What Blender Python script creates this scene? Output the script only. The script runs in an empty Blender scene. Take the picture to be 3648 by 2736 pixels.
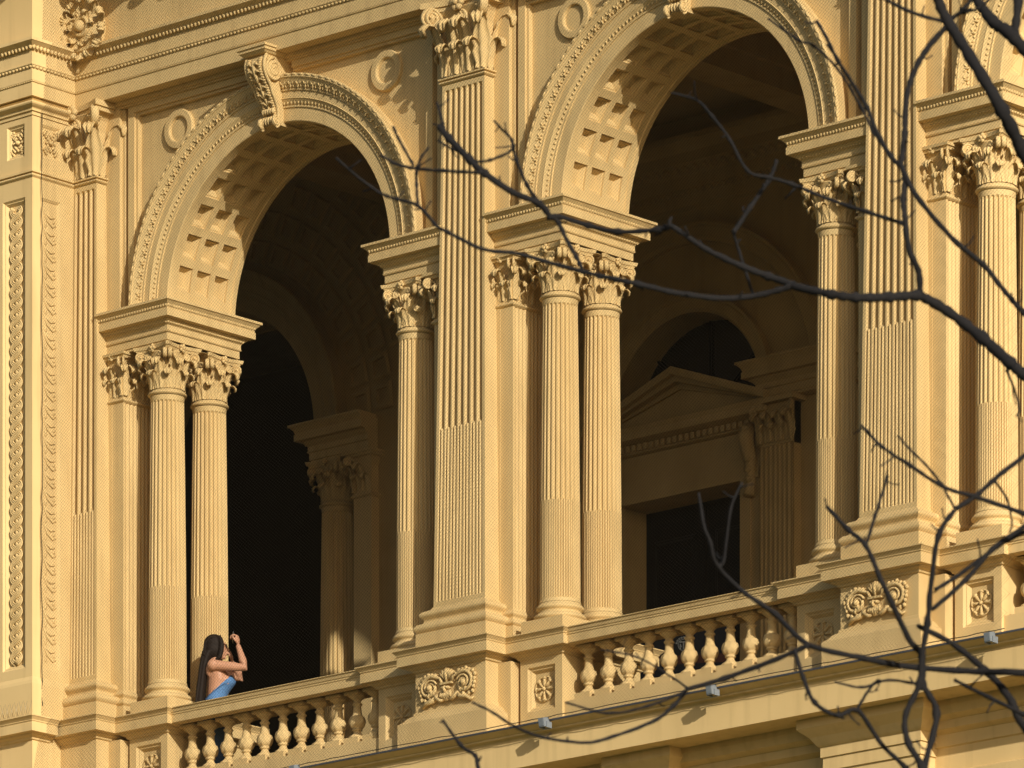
import bpy, math, random
import numpy as np
from mathutils import Vector, Matrix

random.seed(7)
PI = math.pi
scene = bpy.context.scene
COL = scene.collection

# ------------------------------------------------------------------ camera, light, exposure
CAM = Vector((41.744, -45.992, 1.600))
FPX, UC, VH = 24966.0, 1824.0, 7910.0          # focal length, image centre and horizon in photo pixels
AXX, AXY = 0.741729, -0.670699                  # facade direction X in (right, forward)
cam_data = bpy.data.cameras.new("camera")
cam = bpy.data.objects.new("camera", cam_data)
COL.objects.link(cam)
cam.location = CAM
cam.rotation_euler = (PI / 2, 0, math.asin(0.670699))
cam_data.sensor_width = 36.0
cam_data.lens = FPX / 3648 * 36
cam_data.shift_y = (VH - 1368) / 3648
cam_data.clip_start = 0.5
cam_data.clip_end = 3000
cam_data.dof.use_dof = True
cam_data.dof.focus_distance = 63.5
cam_data.dof.aperture_fstop = 9
scene.camera = cam

SUN = Vector((-2.10, 1.0, -0.80)).normalized()
world = bpy.data.worlds.new("World")
scene.world = world
world.use_nodes = True
wn = world.node_tree
sky = wn.nodes.new("ShaderNodeTexSky")
sky.sky_type = 'NISHITA'
sky.sun_disc = False
sky.sun_elevation = math.asin(-SUN.z)
sky.sun_rotation = math.atan2(-SUN.x, -SUN.y)
sky.air_density = 1.0
sky.dust_density = 3.0
wn.links.new(sky.outputs[0], wn.nodes["Background"].inputs[0])
wn.nodes["Background"].inputs[1].default_value = 0.072
sl = bpy.data.lights.new("sun", 'SUN')
sl.energy = 3.6
sl.angle = math.radians(0.5)
sl.color = (1.0, 0.93, 0.80)
so = bpy.data.objects.new("sun", sl)
COL.objects.link(so)
so.location = (30, -20, 40)
so.rotation_euler = SUN.to_track_quat('-Z', 'Y').to_euler()
scene.view_settings.view_transform = 'Standard'
scene.view_settings.look = 'None'
scene.view_settings.exposure = 0.47
scene.view_settings.gamma = 1.0
scene.view_settings.use_curve_mapping = False
scene.cycles.max_bounces = 6


def px(u, v, d):
    """photo pixel (2212-wide copy) at forward distance d -> world point"""
    u *= 3648 / 2212; v *= 3648 / 2212
    r = (u - UC) / FPX * d
    return Vector((CAM.x + r * AXX + d * AXY, CAM.y - r * AXY + d * AXX, CAM.z + (VH - v) / FPX * d))


# ------------------------------------------------------------------ materials
def new_mat(name):
    m = bpy.data.materials.new(name)
    m.use_nodes = True
    nt = m.node_tree
    return m, nt, nt.nodes["Principled BSDF"]


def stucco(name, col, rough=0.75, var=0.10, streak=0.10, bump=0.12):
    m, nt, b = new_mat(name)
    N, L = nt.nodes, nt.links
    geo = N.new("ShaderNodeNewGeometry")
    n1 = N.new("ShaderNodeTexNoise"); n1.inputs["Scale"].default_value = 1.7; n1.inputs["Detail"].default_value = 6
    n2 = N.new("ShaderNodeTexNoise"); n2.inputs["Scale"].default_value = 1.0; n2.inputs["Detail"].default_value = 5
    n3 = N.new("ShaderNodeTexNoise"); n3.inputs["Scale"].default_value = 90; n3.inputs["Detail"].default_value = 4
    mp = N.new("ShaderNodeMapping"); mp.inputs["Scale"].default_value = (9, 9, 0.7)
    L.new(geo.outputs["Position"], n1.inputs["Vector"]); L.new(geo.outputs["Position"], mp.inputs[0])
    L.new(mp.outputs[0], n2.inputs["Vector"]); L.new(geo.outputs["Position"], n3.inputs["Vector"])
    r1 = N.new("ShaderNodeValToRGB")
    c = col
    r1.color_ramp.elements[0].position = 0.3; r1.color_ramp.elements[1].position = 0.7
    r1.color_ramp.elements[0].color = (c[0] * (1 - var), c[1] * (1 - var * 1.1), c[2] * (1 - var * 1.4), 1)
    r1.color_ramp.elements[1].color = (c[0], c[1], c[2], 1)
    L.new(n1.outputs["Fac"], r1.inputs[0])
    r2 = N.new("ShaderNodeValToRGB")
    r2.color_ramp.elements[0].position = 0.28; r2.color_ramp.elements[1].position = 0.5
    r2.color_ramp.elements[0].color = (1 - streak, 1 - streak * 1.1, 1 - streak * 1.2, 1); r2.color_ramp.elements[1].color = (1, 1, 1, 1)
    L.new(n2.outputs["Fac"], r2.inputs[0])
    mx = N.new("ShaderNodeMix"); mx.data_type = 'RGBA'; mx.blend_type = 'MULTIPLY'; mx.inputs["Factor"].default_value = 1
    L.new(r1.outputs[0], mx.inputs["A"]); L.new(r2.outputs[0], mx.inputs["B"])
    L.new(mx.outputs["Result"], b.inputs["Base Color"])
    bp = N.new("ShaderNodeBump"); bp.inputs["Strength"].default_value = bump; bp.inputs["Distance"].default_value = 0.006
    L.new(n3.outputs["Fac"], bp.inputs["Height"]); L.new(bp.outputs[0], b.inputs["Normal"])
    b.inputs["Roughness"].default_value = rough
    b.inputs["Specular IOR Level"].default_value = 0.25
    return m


def flat(name, col, rough=0.6, metal=0.0, spec=0.3, nscale=40, nvar=0.15):
    m, nt, b = new_mat(name)
    N, L = nt.nodes, nt.links
    tc = N.new("ShaderNodeTexCoord")
    n = N.new("ShaderNodeTexNoise"); n.inputs["Scale"].default_value = nscale; n.inputs["Detail"].default_value = 4
    L.new(tc.outputs["Object"], n.inputs["Vector"])
    r = N.new("ShaderNodeValToRGB")
    r.color_ramp.elements[0].color = tuple(x * (1 - nvar) for x in col) + (1,)
    r.color_ramp.elements[1].color = tuple(min(1, x * (1 + nvar)) for x in col) + (1,)
    L.new(n.outputs["Fac"], r.inputs[0]); L.new(r.outputs[0], b.inputs["Base Color"])
    b.inputs["Roughness"].default_value = rough; b.inputs["Metallic"].default_value = metal
    b.inputs["Specular IOR Level"].default_value = spec
    return m


PAINT = stucco("ochre_lime_paint", (0.655, 0.478, 0.225), var=0.09, streak=0.13)
PAINT2 = stucco("ochre_lime_paint_ornament", (0.655, 0.478, 0.225), var=0.12, streak=0.14, bump=0.2)
INNER = stucco("ochre_lime_paint_shaded", (0.50, 0.36, 0.165), var=0.2)  # same ochre paint, darkened: the loggia's shade is put into the colour
FLOOR = stucco("terrace_floor_stone", (0.10, 0.08, 0.06))
DARK = flat("dark_glass", (0.006, 0.007, 0.010), 0.25, spec=0.4)
VOID = flat("unlit_hall_black", (0.012, 0.010, 0.008), 0.9)  # near-black: the unlit hall's darkness is put into the wall colour
DOORM = flat("dark_door_paint", (0.005, 0.0055, 0.008), 0.6, spec=0.1)
ZINC = flat("zinc_flashing", (0.10, 0.10, 0.11), 0.5, 0.4)
LAMPM = flat("grey_lamp_housing", (0.20, 0.225, 0.25), 0.45, 0.2)
NETM = flat("net_cord", (0.035, 0.030, 0.022), 0.8, spec=0.1)
BARK = flat("bark", (0.009, 0.008, 0.0085), 0.9, nscale=60, nvar=0.5)
LAWN = flat("lawn", (0.06, 0.075, 0.03), 0.95, nscale=0.6, nvar=0.3)
SKIN = flat("skin", (0.50, 0.26, 0.16), 0.5, nscale=25, nvar=0.08)
HAIR = flat("dark_hair", (0.014, 0.009, 0.007), 0.65, spec=0.15, nscale=80, nvar=0.5)
DENIM = flat("blue_cloth", (0.09, 0.21, 0.44), 0.85, nscale=70, nvar=0.45)
JEANS = flat("dark_blue_cloth", (0.05, 0.125, 0.30), 0.85, nscale=60, nvar=0.3)
BLACKM = flat("black_plastic", (0.01, 0.01, 0.012), 0.3)
NAVY = flat("navy_cloth", (0.010, 0.016, 0.030), 0.8)
WHITEP = flat("pale_print", (0.42, 0.47, 0.50), 0.8)
MAROON = flat("maroon_print", (0.10, 0.035, 0.03), 0.8)
STEEL = flat("spike_steel", (0.25, 0.22, 0.17), 0.4, 0.8)


# ------------------------------------------------------------------ mesh builder
class MB:
    def __init__(self):
        self.v, self.f, self.s = [], [], []

    def add(self, vs, fs, smooth=False):
        o = len(self.v)
        self.v.extend([tuple(p) for p in vs])
        self.f.extend([tuple(i + o for i in q) for q in fs])
        self.s.extend([smooth] * len(fs))
        return self

    def box(self, x0, x1, y0, y1, z0, z1):
        vs = [(x, y, z) for z in (z0, z1) for y in (y0, y1) for x in (x0, x1)]
        return self.add(vs, [(0, 2, 3, 1), (4, 5, 7, 6), (0, 1, 5, 4), (2, 6, 7, 3), (0, 4, 6, 2), (1, 3, 7, 5)])

    def sweep(self, prof, path, closed=False, top=False, bottom=False, caps=True, smooth=False):
        """prof: (out, z) list; path: plan polyline, outside on the right hand of the direction of travel"""
        n = len(path); P = [Vector(p) for p in path]
        segs = [(P[(i + 1) % n] - P[i]).normalized() for i in range(n if closed else n - 1)]
        nrm = [Vector((s.y, -s.x)) for s in segs]
        mit = []
        for i in range(n):
            if closed:
                a, b = nrm[i - 1], nrm[i]
            else:
                a, b = nrm[max(i - 1, 0)], nrm[min(i, n - 2)]
            mit.append((a + b) / max(0.2, 1 + a.dot(b)))
        k = len(prof); vs = []
        for i in range(n):
            for o, z in prof:
                q = P[i] + mit[i] * o
                vs.append((q.x, q.y, z))
        fs = []
        for i in range(n if closed else n - 1):
            j = (i + 1) % n
            for a in range(k - 1):
                fs.append((i * k + a, j * k + a, j * k + a + 1, i * k + a + 1))
        if closed and top:
            fs.append(tuple(i * k + k - 1 for i in range(n)))
        if closed and bottom:
            fs.append(tuple(i * k for i in reversed(range(n))))
        if not closed and caps:
            fs.append(tuple(range(k - 1, -1, -1)))
            fs.append(tuple((n - 1) * k + a for a in range(k)))
        return self.add(vs, fs, smooth)

    def rect(self, prof, x0, x1, y0, y1, **kw):
        """closed sweep round a rectangle, outside outwards"""
        kw.setdefault('top', True); kw.setdefault('bottom', True)
        return self.sweep(prof, [(x0, y0), (x1, y0), (x1, y1), (x0, y1)], closed=True, **kw)

    def lathe(self, prof, c=(0, 0), n=24, smooth=True, mod=None, caps=True):
        k = len(prof); vs = []
        for i in range(n):
            a = 2 * PI * i / n
            for r, z in prof:
                rr = r * (mod(a, z) if mod else 1)
                vs.append((c[0] + rr * math.cos(a), c[1] + rr * math.sin(a), z))
        fs = [(i * k + a, ((i + 1) % n) * k + a, ((i + 1) % n) * k + a + 1, i * k + a + 1) for i in range(n) for a in range(k - 1)]
        self.add(vs, fs, smooth)
        if caps:
            o = len(self.v) - len(vs)
            self.f.append(tuple(o + i * k for i in reversed(range(n)))); self.s.append(False)
            self.f.append(tuple(o + i * k + k - 1 for i in range(n))); self.s.append(False)
        return self

    def tube(self, pts, rad, n=6, smooth=True, flatten=1.0):
        P = [Vector(p) for p in pts]; m = len(P)
        if not hasattr(rad, '__len__'):
            rad = [rad] * m
        vs = []; up = None
        for i in range(m):
            t = (P[min(i + 1, m - 1)] - P[max(i - 1, 0)])
            t = t.normalized() if t.length > 1e-9 else Vector((0, 0, 1))
            if up is None:
                up = Vector((0, 0, 1)) if abs(t.z) < 0.9 else Vector((1, 0, 0))
            x = t.cross(up)
            if x.length < 1e-6:
                x = t.orthogonal()
            x.normalize(); y = x.cross(t).normalized(); up = y
            for k in range(n):
                a = 2 * PI * k / n
                vs.append(P[i] + (x * math.cos(a) + y * math.sin(a) * flatten) * rad[i])
        fs = [(i * n + k, i * n + (k + 1) % n, (i + 1) * n + (k + 1) % n, (i + 1) * n + k) for i in range(m - 1) for k in range(n)]
        fs.append(tuple(range(n - 1, -1, -1))); fs.append(tuple((m - 1) * n + k for k in range(n)))
        return self.add(vs, fs, smooth)

    def blob(self, c, r, n=8, m=5, tilt=None):
        """ellipsoid, r = (rx, ry, rz)"""
        vs = []; c = Vector(c)
        for j in range(1, m):
            ph = PI * j / m
            for i in range(n):
                a = 2 * PI * i / n
                q = Vector((r[0] * math.sin(ph) * math.cos(a), r[1] * math.sin(ph) * math.sin(a), r[2] * math.cos(ph)))
                if tilt is not None:
                    q = tilt @ q
                vs.append(c + q)
        t = Vector((0, 0, r[2])); 
        if tilt is not None:
            t = tilt @ t
        vs.append(c + t); vs.append(c - t)
        fs = [(j * n + i, (j + 1) * n + i, (j + 1) * n + (i + 1) % n, j * n + (i + 1) % n) for j in range(m - 2) for i in range(n)]
        T = len(vs) - 2
        fs += [(T, i, (i + 1) % n) for i in range(n)] + [(T + 1, (m - 2) * n + (i + 1) % n, (m - 2) * n + i) for i in range(n)]
        return self.add(vs, fs, True)

    def merge(self, other, mat=None):
        vs = [mat @ Vector(p) for p in other.v] if mat else other.v
        o = len(self.v)
        self.v.extend([tuple(p) for p in vs]); self.f.extend([tuple(i + o for i in q) for q in other.f]); self.s.extend(other.s)
        return self

    def mesh(self, name, mat):
        me = bpy.data.meshes.new(name)
        me.from_pydata(self.v, [], self.f)
        me.polygons.foreach_set("use_smooth", self.s)
        me.materials.append(mat)
        me.update()
        return me

    def build(self, name, mat, parent=None, M=None):
        return link(name, self.mesh(name, mat), parent, M)


def link(name, me, parent=None, M=None):
    o = bpy.data.objects.new(name, me)
    COL.objects.link(o)
    if parent is not None:
        o.parent = parent
    if M is not None:
        o.matrix_local = M
    return o


def thing(name, label, cat, loc=(0, 0, 0), group=None):
    o = bpy.data.objects.new(name, None)
    COL.objects.link(o)
    o.location = loc
    o["label"] = label; o["category"] = cat
    if group:
        o["group"] = group
    return o


def tag(o, label, cat, group=None):
    o["label"] = label; o["category"] = cat
    if group:
        o["group"] = group
    return o


def struct(o):
    o["kind"] = "structure"
    return o


def T(x, y, z):
    return Matrix.Translation((x, y, z))


def RZ(a):
    return Matrix.Rotation(a, 4, 'Z')


# ------------------------------------------------------------------ ornament prototypes
def leaf_mb(h, w, curl=1.0, nt=13, ns=8, wrap=0.6):
    """acanthus leaf: x sideways, -y outwards, z up; base at the origin, with thickness"""
    mb = MB(); front, back = [], []
    rc = 0.20 * h * curl
    for i in range(nt):
        t = i / (nt - 1)
        if t < 0.66:
            q = t / 0.66
            out = 0.06 * h + 0.16 * h * q * q; z = (h - rc) * q
        else:
            a = (t - 0.66) / 0.34 * math.radians(215)
            out = 0.22 * h + rc * (1 - math.cos(a)); z = (h - rc) + rc * math.sin(a)
        ww = w * (0.62 + 0.38 * math.sin(PI * min(t / 0.75, 1))) * (1.0 if t < 0.7 else 1.0 - 0.35 * ((t - 0.7) / 0.3) ** 2)
        ww *= 1 + 0.20 * math.cos(2 * PI * 4.5 * t)
        for j in range(ns + 1):
            s = -1 + 2 * j / ns
            x = s * ww * 0.5
            rib = 0.045 * h * math.cos(s * PI * 2.0) * (1 - 0.3 * abs(s)) + 0.02 * h * math.cos(2 * PI * 4.5 * t) * abs(s)
            y = -(out + rib) + wrap * x * x / max(w, 1e-6)
            front.append((x, y, z + 0.012 * h * math.cos(s * 9)))
            back.append((x * 0.96, y + 0.05 * h, z - (0.03 * h if t > 0.6 else 0)))
    k = ns + 1
    fs = [(i * k + j, i * k + j + 1, (i + 1) * k + j + 1, (i + 1) * k + j) for i in range(nt - 1) for j in range(ns)]
    o = nt * k
    fs += [(o + i * k + j + 1, o + i * k + j, o + (i + 1) * k + j, o + (i + 1) * k + j + 1) for i in range(nt - 1) for j in range(ns)]
    for i in range(nt - 1):
        fs.append((i * k, (i + 1) * k, o + (i + 1) * k, o + i * k))
        fs.append((i * k + ns, o + i * k + ns, o + (i + 1) * k + ns, (i + 1) * k + ns))
    for j in range(ns):
        fs.append(((nt - 1) * k + j, (nt - 1) * k + j + 1, o + (nt - 1) * k + j + 1, o + (nt - 1) * k + j))
    mb.add(front + back, fs, True)
    return mb


def volute_mb(R, stem, tube_r, turns=2.1, width=1.0):
    """scroll in the local x-z plane: rises from the origin along +x and coils at the end"""
    mb = MB(); pts, rad = [], []
    cx, cz = stem[0], stem[1] - R
    for i in range(8):
        q = i / 8
        pts.append((stem[0] * (q ** 1.5), 0, stem[1] * math.sin(q * PI / 2))); rad.append(tube_r * (0.5 + 0.5 * q))
    for i in range(34):
        q = i / 33; a = PI / 2 - q * turns * 2 * PI
        r = R * (1 - 0.82 * q)
        pts.append((cx + r * math.cos(a), 0, cz + r * math.sin(a))); rad.append(tube_r * (1 - 0.35 * q))
    mb.tube(pts, rad, 6)
    mb.blob((cx, 0, cz), (R * 0.55, tube_r * 1.1 * width, R * 0.55), 10, 6)
    mb.blob((cx, 0, cz), (R * 0.22, tube_r * 1.7 * width, R * 0.22), 8, 5)
    return mb


# capital of a round column: pieces are shared meshes
CAPH = 0.40
LEAF1 = leaf_mb(0.165, 0.130).mesh("leaf", PAINT2)
LEAF2 = leaf_mb(0.270, 0.125, 0.8).mesh("leaf", PAINT2)
VOL = volute_mb(0.043, (0.105, 0.150), 0.013).mesh("volute", PAINT2)
HEL = volute_mb(0.030, (0.050, 0.105), 0.010).mesh("volute", PAINT2)


def flower_mb(r, n=6):
    mb = MB()
    for i in range(n):
        a = 2 * PI * i / n
        mb.blob((r * 0.55 * math.cos(a), 0, r * 0.55 * math.sin(a)), (r * 0.42, r * 0.38, r * 0.42), 7, 5)
    mb.blob((0, -r * 0.3, 0), (r * 0.35, r * 0.35, r * 0.35), 7, 5)
    return mb


FLEUR = flower_mb(0.045, 5).mesh("flower", PAINT2)


def abacus_mb(h0, h1, half, dip):
    """concave-sided abacus with cut corners"""
    mb = MB()
    for (z0, z1, k0, k1) in ((h0, h0 + (h1 - h0) * 0.45, 0.90, 0.96), (h0 + (h1 - h0) * 0.45, h1, 1.0, 1.04)):
        ring = []
        for s in range(4):
            c, sn = math.cos(s * PI / 2), math.sin(s * PI / 2)
            for i in range(9):
                q = -1 + i / 4
                x = half * 0.90 * q; y = -(half - dip * (1 - q * q))
                ring.append((x * c - y * sn, x * sn + y * c))
        n = len(ring)
        vs = [(x * k0, y * k0, z0) for x, y in ring] + [(x * k1, y * k1, z1) for x, y in ring]
        fs = [(i, (i + 1) % n, n + (i + 1) % n, n + i) for i in range(n)] + [tuple(range(n - 1, -1, -1)), tuple(range(n, 2 * n))]
        mb.add(vs, fs)
    return mb


def col_cap_mesh():
    mb = MB()
    mb.lathe([(0.152, 0), (0.152, 0.20), (0.160, 0.28), (0.185, 0.335), (0.195, 0.345)], n=32)
    mb.merge(abacus_mb(0.345, CAPH, 0.232, 0.045))
    return mb.mesh("capital", PAINT2)


CAPM = col_cap_mesh()


def put_col_capital(parent, z):
    c = link("capital", CAPM, parent, T(0, 0, z))
    for i in range(8):
        a = i * PI / 4
        link("leaf", LEAF1, c, RZ(a) @ T(0, -0.150, 0.0))
        link("leaf", LEAF2, c, RZ(a + PI / 8) @ T(0, -0.148, 0.0))
    for i in range(4):
        a = PI / 4 + i * PI / 2
        for s in (-1, 1):
            link("volute", VOL, c, RZ(a + s * 0.13) @ T(0.150, 0, 0.195) @ RZ(-s * 0.10) @ Matrix.Diagonal((1, 1.7, 1, 1)))
            link("volute", HEL, c, RZ(i * PI / 2 + s * 0.10) @ T(0.172, s * 0.012, 0.225) @ RZ(s * 1.2))
        link("flower", FLEUR, c, RZ(i * PI / 2) @ T(0, -0.205, 0.372))
    return c


def shaft_mb(r0, r1, z0, zs, z1, n=24):
    """fluted shaft, flutes filled by cables below zs"""
    mb = MB()
    per = 7

    def ring(r, mode):
        out = []
        for i in range(n):
            a0 = 2 * PI * i / n; da = 2 * PI / n
            for k in range(per):
                q = k / per
                a = a0 + da * q
                if k == 0 or k == 1:
                    d = 0
                    if k == 1:
                        a = a0 + da * 0.20
                else:
                    s = (k - 1) / (per - 1)            # 1/6 .. 5/6 across the flute
                    a = a0 + da * (0.20 + 0.80 * s)
                    if mode == 0:
                        d = 0.022 * math.sin(PI * s) ** 0.75
                    else:
                        d = 0.0125 if k in (2, per - 1) else -0.001
                rr = r - d * r / 0.17
                out.append((rr * math.cos(a), rr * math.sin(a)))
        return out
    levels = []
    H = z1 - z0

    def rad(z):
        t = (z - z0) / H
        return r0 + (r1 - r0) * (t ** 1.6)
    levels.append((z0, 2)); levels.append((z0 + 0.03, 2)); levels.append((z0 + 0.04, 1))
    levels.append((zs - 0.004, 1)); levels.append((zs, 0))
    for i in range(1, 5):
        levels.append((zs + (z1 - 0.06 - zs) * i / 4, 0))
    levels.append((z1 - 0.045, 2)); levels.append((z1, 2))
    vs = []
    m = n * per
    for li, (z, mode) in enumerate(levels):
        r = rad(z)
        if li == 0:
            r += 0.012
        if li == len(levels) - 1:
            r += 0.006
        if mode == 2:
            pts = [(r * math.cos(2 * PI * (i // per + (0 if i % per == 0 else 0.2 + 0.8 * max(0, (i % per - 1)) / (per - 1))) / n),
                    r * math.sin(2 * PI * (i // per + (0 if i % per == 0 else 0.2 + 0.8 * max(0, (i % per - 1)) / (per - 1))) / n)) for i in range(m)]
        else:
            pts = ring(r, mode)
        vs += [(x, y, z) for x, y in pts]
    fs = [(l * m + i, l * m + (i + 1) % m, (l + 1) * m + (i + 1) % m, (l + 1) * m + i) for l in range(len(levels) - 1) for i in range(m)]
    mb.add(vs, fs, False)
    return mb


def torus_prof(r, z0, z1, bulge, k=7):
    return [(r + bulge * math.sin(PI * i / (k - 1)), z0 + (z1 - z0) * i / (k - 1)) for i in range(k)]


# vertical levels of the order (metres above ground)
ZCAP = 15.65      # top of pedestals and rail
COL_Z = dict(plinth=15.65, base=15.80, shaft=15.955, split=16.865, neck=18.65, cap=18.71, top=19.105)


def col_base_mb():
    mb = MB()
    mb.box(-0.245, 0.245, -0.245, 0.245, 0.0, 0.145)
    p = [(0.215, 0.145)] + torus_prof(0.215, 0.15, 0.205, 0.022) + [(0.200, 0.210), (0.192, 0.222), (0.196, 0.235)]
    p += torus_prof(0.200, 0.238, 0.285, 0.016) + [(0.196, 0.290), (0.190, 0.300), (0.185, 0.310)]
    mb.lathe(p, n=36)
    return mb


COLBASE = col_base_mb().mesh("base", PAINT)
COLSHAFT = shaft_mb(0.180, 0.156, 0.305, COL_Z['split'] - ZCAP, COL_Z['neck'] - ZCAP).mesh("shaft", PAINT)
COLNECK = MB().lathe([(0.150, 0)] + torus_prof(0.162, 0.003, 0.045, 0.022) + [(0.160, 0.05), (0.152, 0.062)], n=36).mesh("astragal", PAINT)


def column(x, y, label, group=None):
    t = thing("column", label, "column", (x, y, ZCAP), group)
    link("base", COLBASE, t)
    link("shaft", COLSHAFT, t)
    link("astragal", COLNECK, t, T(0, 0, COL_Z['neck'] - ZCAP))
    put_col_capital(t, COL_Z['cap'] - ZCAP)
    return t


# ------------------------------------------------------------------ layout
BAY = 4.925
PXS = {-1: -0.584 - BAY, 0: -0.584, 1: -0.584 + BAY}
ARCH_R, ARCH_Z = 1.42, 19.44
Y_WALL, Y_ARCH = 0.30, 0.33
DEPTH = 1.24
NAMES = {-1: "left", 0: "middle", 1: "right"}

# ------------------------------------------------------------------ ground and building mass
g = MB().box(-400, 400, -400, 400, -0.5, 0.0).build("ground", LAWN); struct(g)
hw = thing("lower_wall", "plain ochre wall of the lower storey below the balcony cornice", "wall", (0, 0, 0))
MB().box(-14, 14, 0.20, 0.7, 0.0, 14.3).build("wall", PAINT, hw)
up = thing("upper_wall", "ochre attic wall and cornice above the entablature", "wall", (0, 0, 22.55))
mbu = MB()
mbu.box(-14, 14, 0.25, 0.9, 0.55, 3.2)
mbu.sweep([(0.0, 0.0), (0.06, 0.03), (0.06, 0.10), (0.16, 0.17), (0.16, 0.24), (0.62, 0.26), (0.62, 0.40), (0.74, 0.52), (0.74, 0.56), (0.0, 0.58)],
          [(-14, -0.43), (-5.50, -0.43), (-5.50, 0.17), (14, 0.17)])
mbu.build("cornice", PAINT, up)
mod = MB().box(-0.07, 0.07, -0.40, 0.0, 0.0, 0.10).merge(MB().blob((0, -0.40, 0.03), (0.07, 0.06, 0.06))).mesh("modillion", PAINT2)
for k in range(34):
    x = -5.1 + 0.38 * k
    link("modillion", mod, up, T(x, 0.02, 0.155))
for k in range(8):
    link("modillion", mod, up, T(-8.6 + 0.38 * k, -0.58, 0.155))

fl = MB().box(-14, 14, 0.0, 10, 14.55, 14.75).build("terrace_floor", FLOOR); struct(fl)
ce = MB()
ce.box(-14, 14, 0.55, 10, 22.0, 22.3)
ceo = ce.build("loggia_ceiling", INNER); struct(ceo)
beam = MB().sweep([(0, 0.0), (0.02, 0.08), (0.05, 0.10), (0.05, 0.26), (0.09, 0.33), (0.09, 0.45)], [(-0.20, 1.3), (-0.20, 5.6)], caps=False)
bm = MB().box(-0.2, 0.2, 1.26, 5.58, 0.0, 0.45)
bm.box(-0.27, 0.27, 1.26, 5.58, 0.2, 0.447)
bme = bm.mesh("ceiling_beam", INNER)
for k, lab in ((-1, "ceiling beam running back inside the left arch"), (0, "ceiling beam seen high inside the right arch"), (1, "ceiling beam behind the right fluted pilaster")):
    tag(link("ceiling_beam", bme, None, T(PXS[k], 0, 21.55)), lab, "beam", "beams under the loggia ceiling")
# rear mass of the building, dark hall behind the inner wall
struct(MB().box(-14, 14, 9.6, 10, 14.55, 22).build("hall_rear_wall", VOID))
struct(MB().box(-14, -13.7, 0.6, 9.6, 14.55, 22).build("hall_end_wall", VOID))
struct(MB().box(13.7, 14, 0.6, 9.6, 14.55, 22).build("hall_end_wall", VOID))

# ------------------------------------------------------------------ mouldings
CAP_PROF = [(0.0, -0.20), (0.018, -0.192), (0.024, -0.176), (0.060, -0.160), (0.066, -0.146), (0.120, -0.142), (0.120, -0.068), (0.114, -0.064), (0.116, -0.052),
            (0.124, -0.048), (0.124, -0.040), (0.130, -0.034), (0.150, -0.014), (0.158, -0.010), (0.158, 0.0), (-0.01, 0.0)]


def shift(prof, z):
    return [(o, a + z) for o, a in prof]


def frame_mb(x0, x1, z0, z1, w, d, y):
    """recessed picture-frame moulding on a front face at depth y (towards +y), no back"""
    mb = MB()
    steps = [(0, 0), (w * 0.35, d * 0.4), (w * 0.5, d * 0.4), (w, d)]
    for a in range(len(steps) - 1):
        (i0, d0), (i1, d1) = steps[a], steps[a + 1]
        A = [(x0 + i0, y + d0, z0 + i0), (x1 - i0, y + d0, z0 + i0), (x1 - i0, y + d0, z1 - i0), (x0 + i0, y + d0, z1 - i0)]
        B = [(x0 + i1, y + d1, z0 + i1), (x1 - i1, y + d1, z0 + i1), (x1 - i1, y + d1, z1 - i1), (x0 + i1, y + d1, z1 - i1)]
        mb.add(A + B, [(k, (k + 1) % 4, 4 + (k + 1) % 4, 4 + k) for k in range(4)])
    i1, d1 = steps[-1]
    mb.add([(x0 + i1, y + d1, z0 + i1), (x1 - i1, y + d1, z0 + i1), (x1 - i1, y + d1, z1 - i1), (x0 + i1, y + d1, z1 - i1)], [(0, 1, 2, 3)])
    return mb


def holed_front(x0, x1, z0, z1, hx0, hx1, hz0, hz1, y):
    """front face with a rectangular hole"""
    xs = [x0, hx0, hx1, x1]; zs = [z0, hz0, hz1, z1]
    mb = MB()
    vs = [(x, y, z) for z in zs for x in xs]
    fs = [(j * 4 + i, j * 4 + i + 1, (j + 1) * 4 + i + 1, (j + 1) * 4 + i) for j in range(3) for i in range(3) if not (i == 1 and j == 1)]
    return mb.add(vs, fs)


def rosette_mb(R):
    mb = MB()
    for i in range(8):
        a = 2 * PI * i / 8
        M = Matrix.Rotation(-a, 3, 'Y')
        mb.blob(M @ Vector((0, 0, R * 0.55)), (R * 0.13, R * 0.16, R * 0.42), 7, 6, M)
        mb.blob(M @ Vector((0, 0, R * 0.86)), (R * 0.24, R * 0.17, R * 0.13), 7, 5, M)
    mb.tube([(R * 0.98 * math.cos(2 * PI * i / 24), 0.0, R * 0.98 * math.sin(2 * PI * i / 24)) for i in range(25)], R * 0.07, 5)
    mb.blob((0, -R * 0.08, 0), (R * 0.17, R * 0.18, R * 0.17), 8, 6)
    return mb


ROS = rosette_mb(0.112).mesh("rosette", PAINT2)


def spiral(cx, cz, R0, R1, a0, turns, y, n=22, d=1):
    return [(cx + (R0 + (R1 - R0) * i / (n - 1)) * math.cos(a0 + d * turns * 2 * PI * i / (n - 1)), y,
             cz + (R0 + (R1 - R0) * i / (n - 1)) * math.sin(a0 + d * turns * 2 * PI * i / (n - 1))) for i in range(n)]


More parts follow.
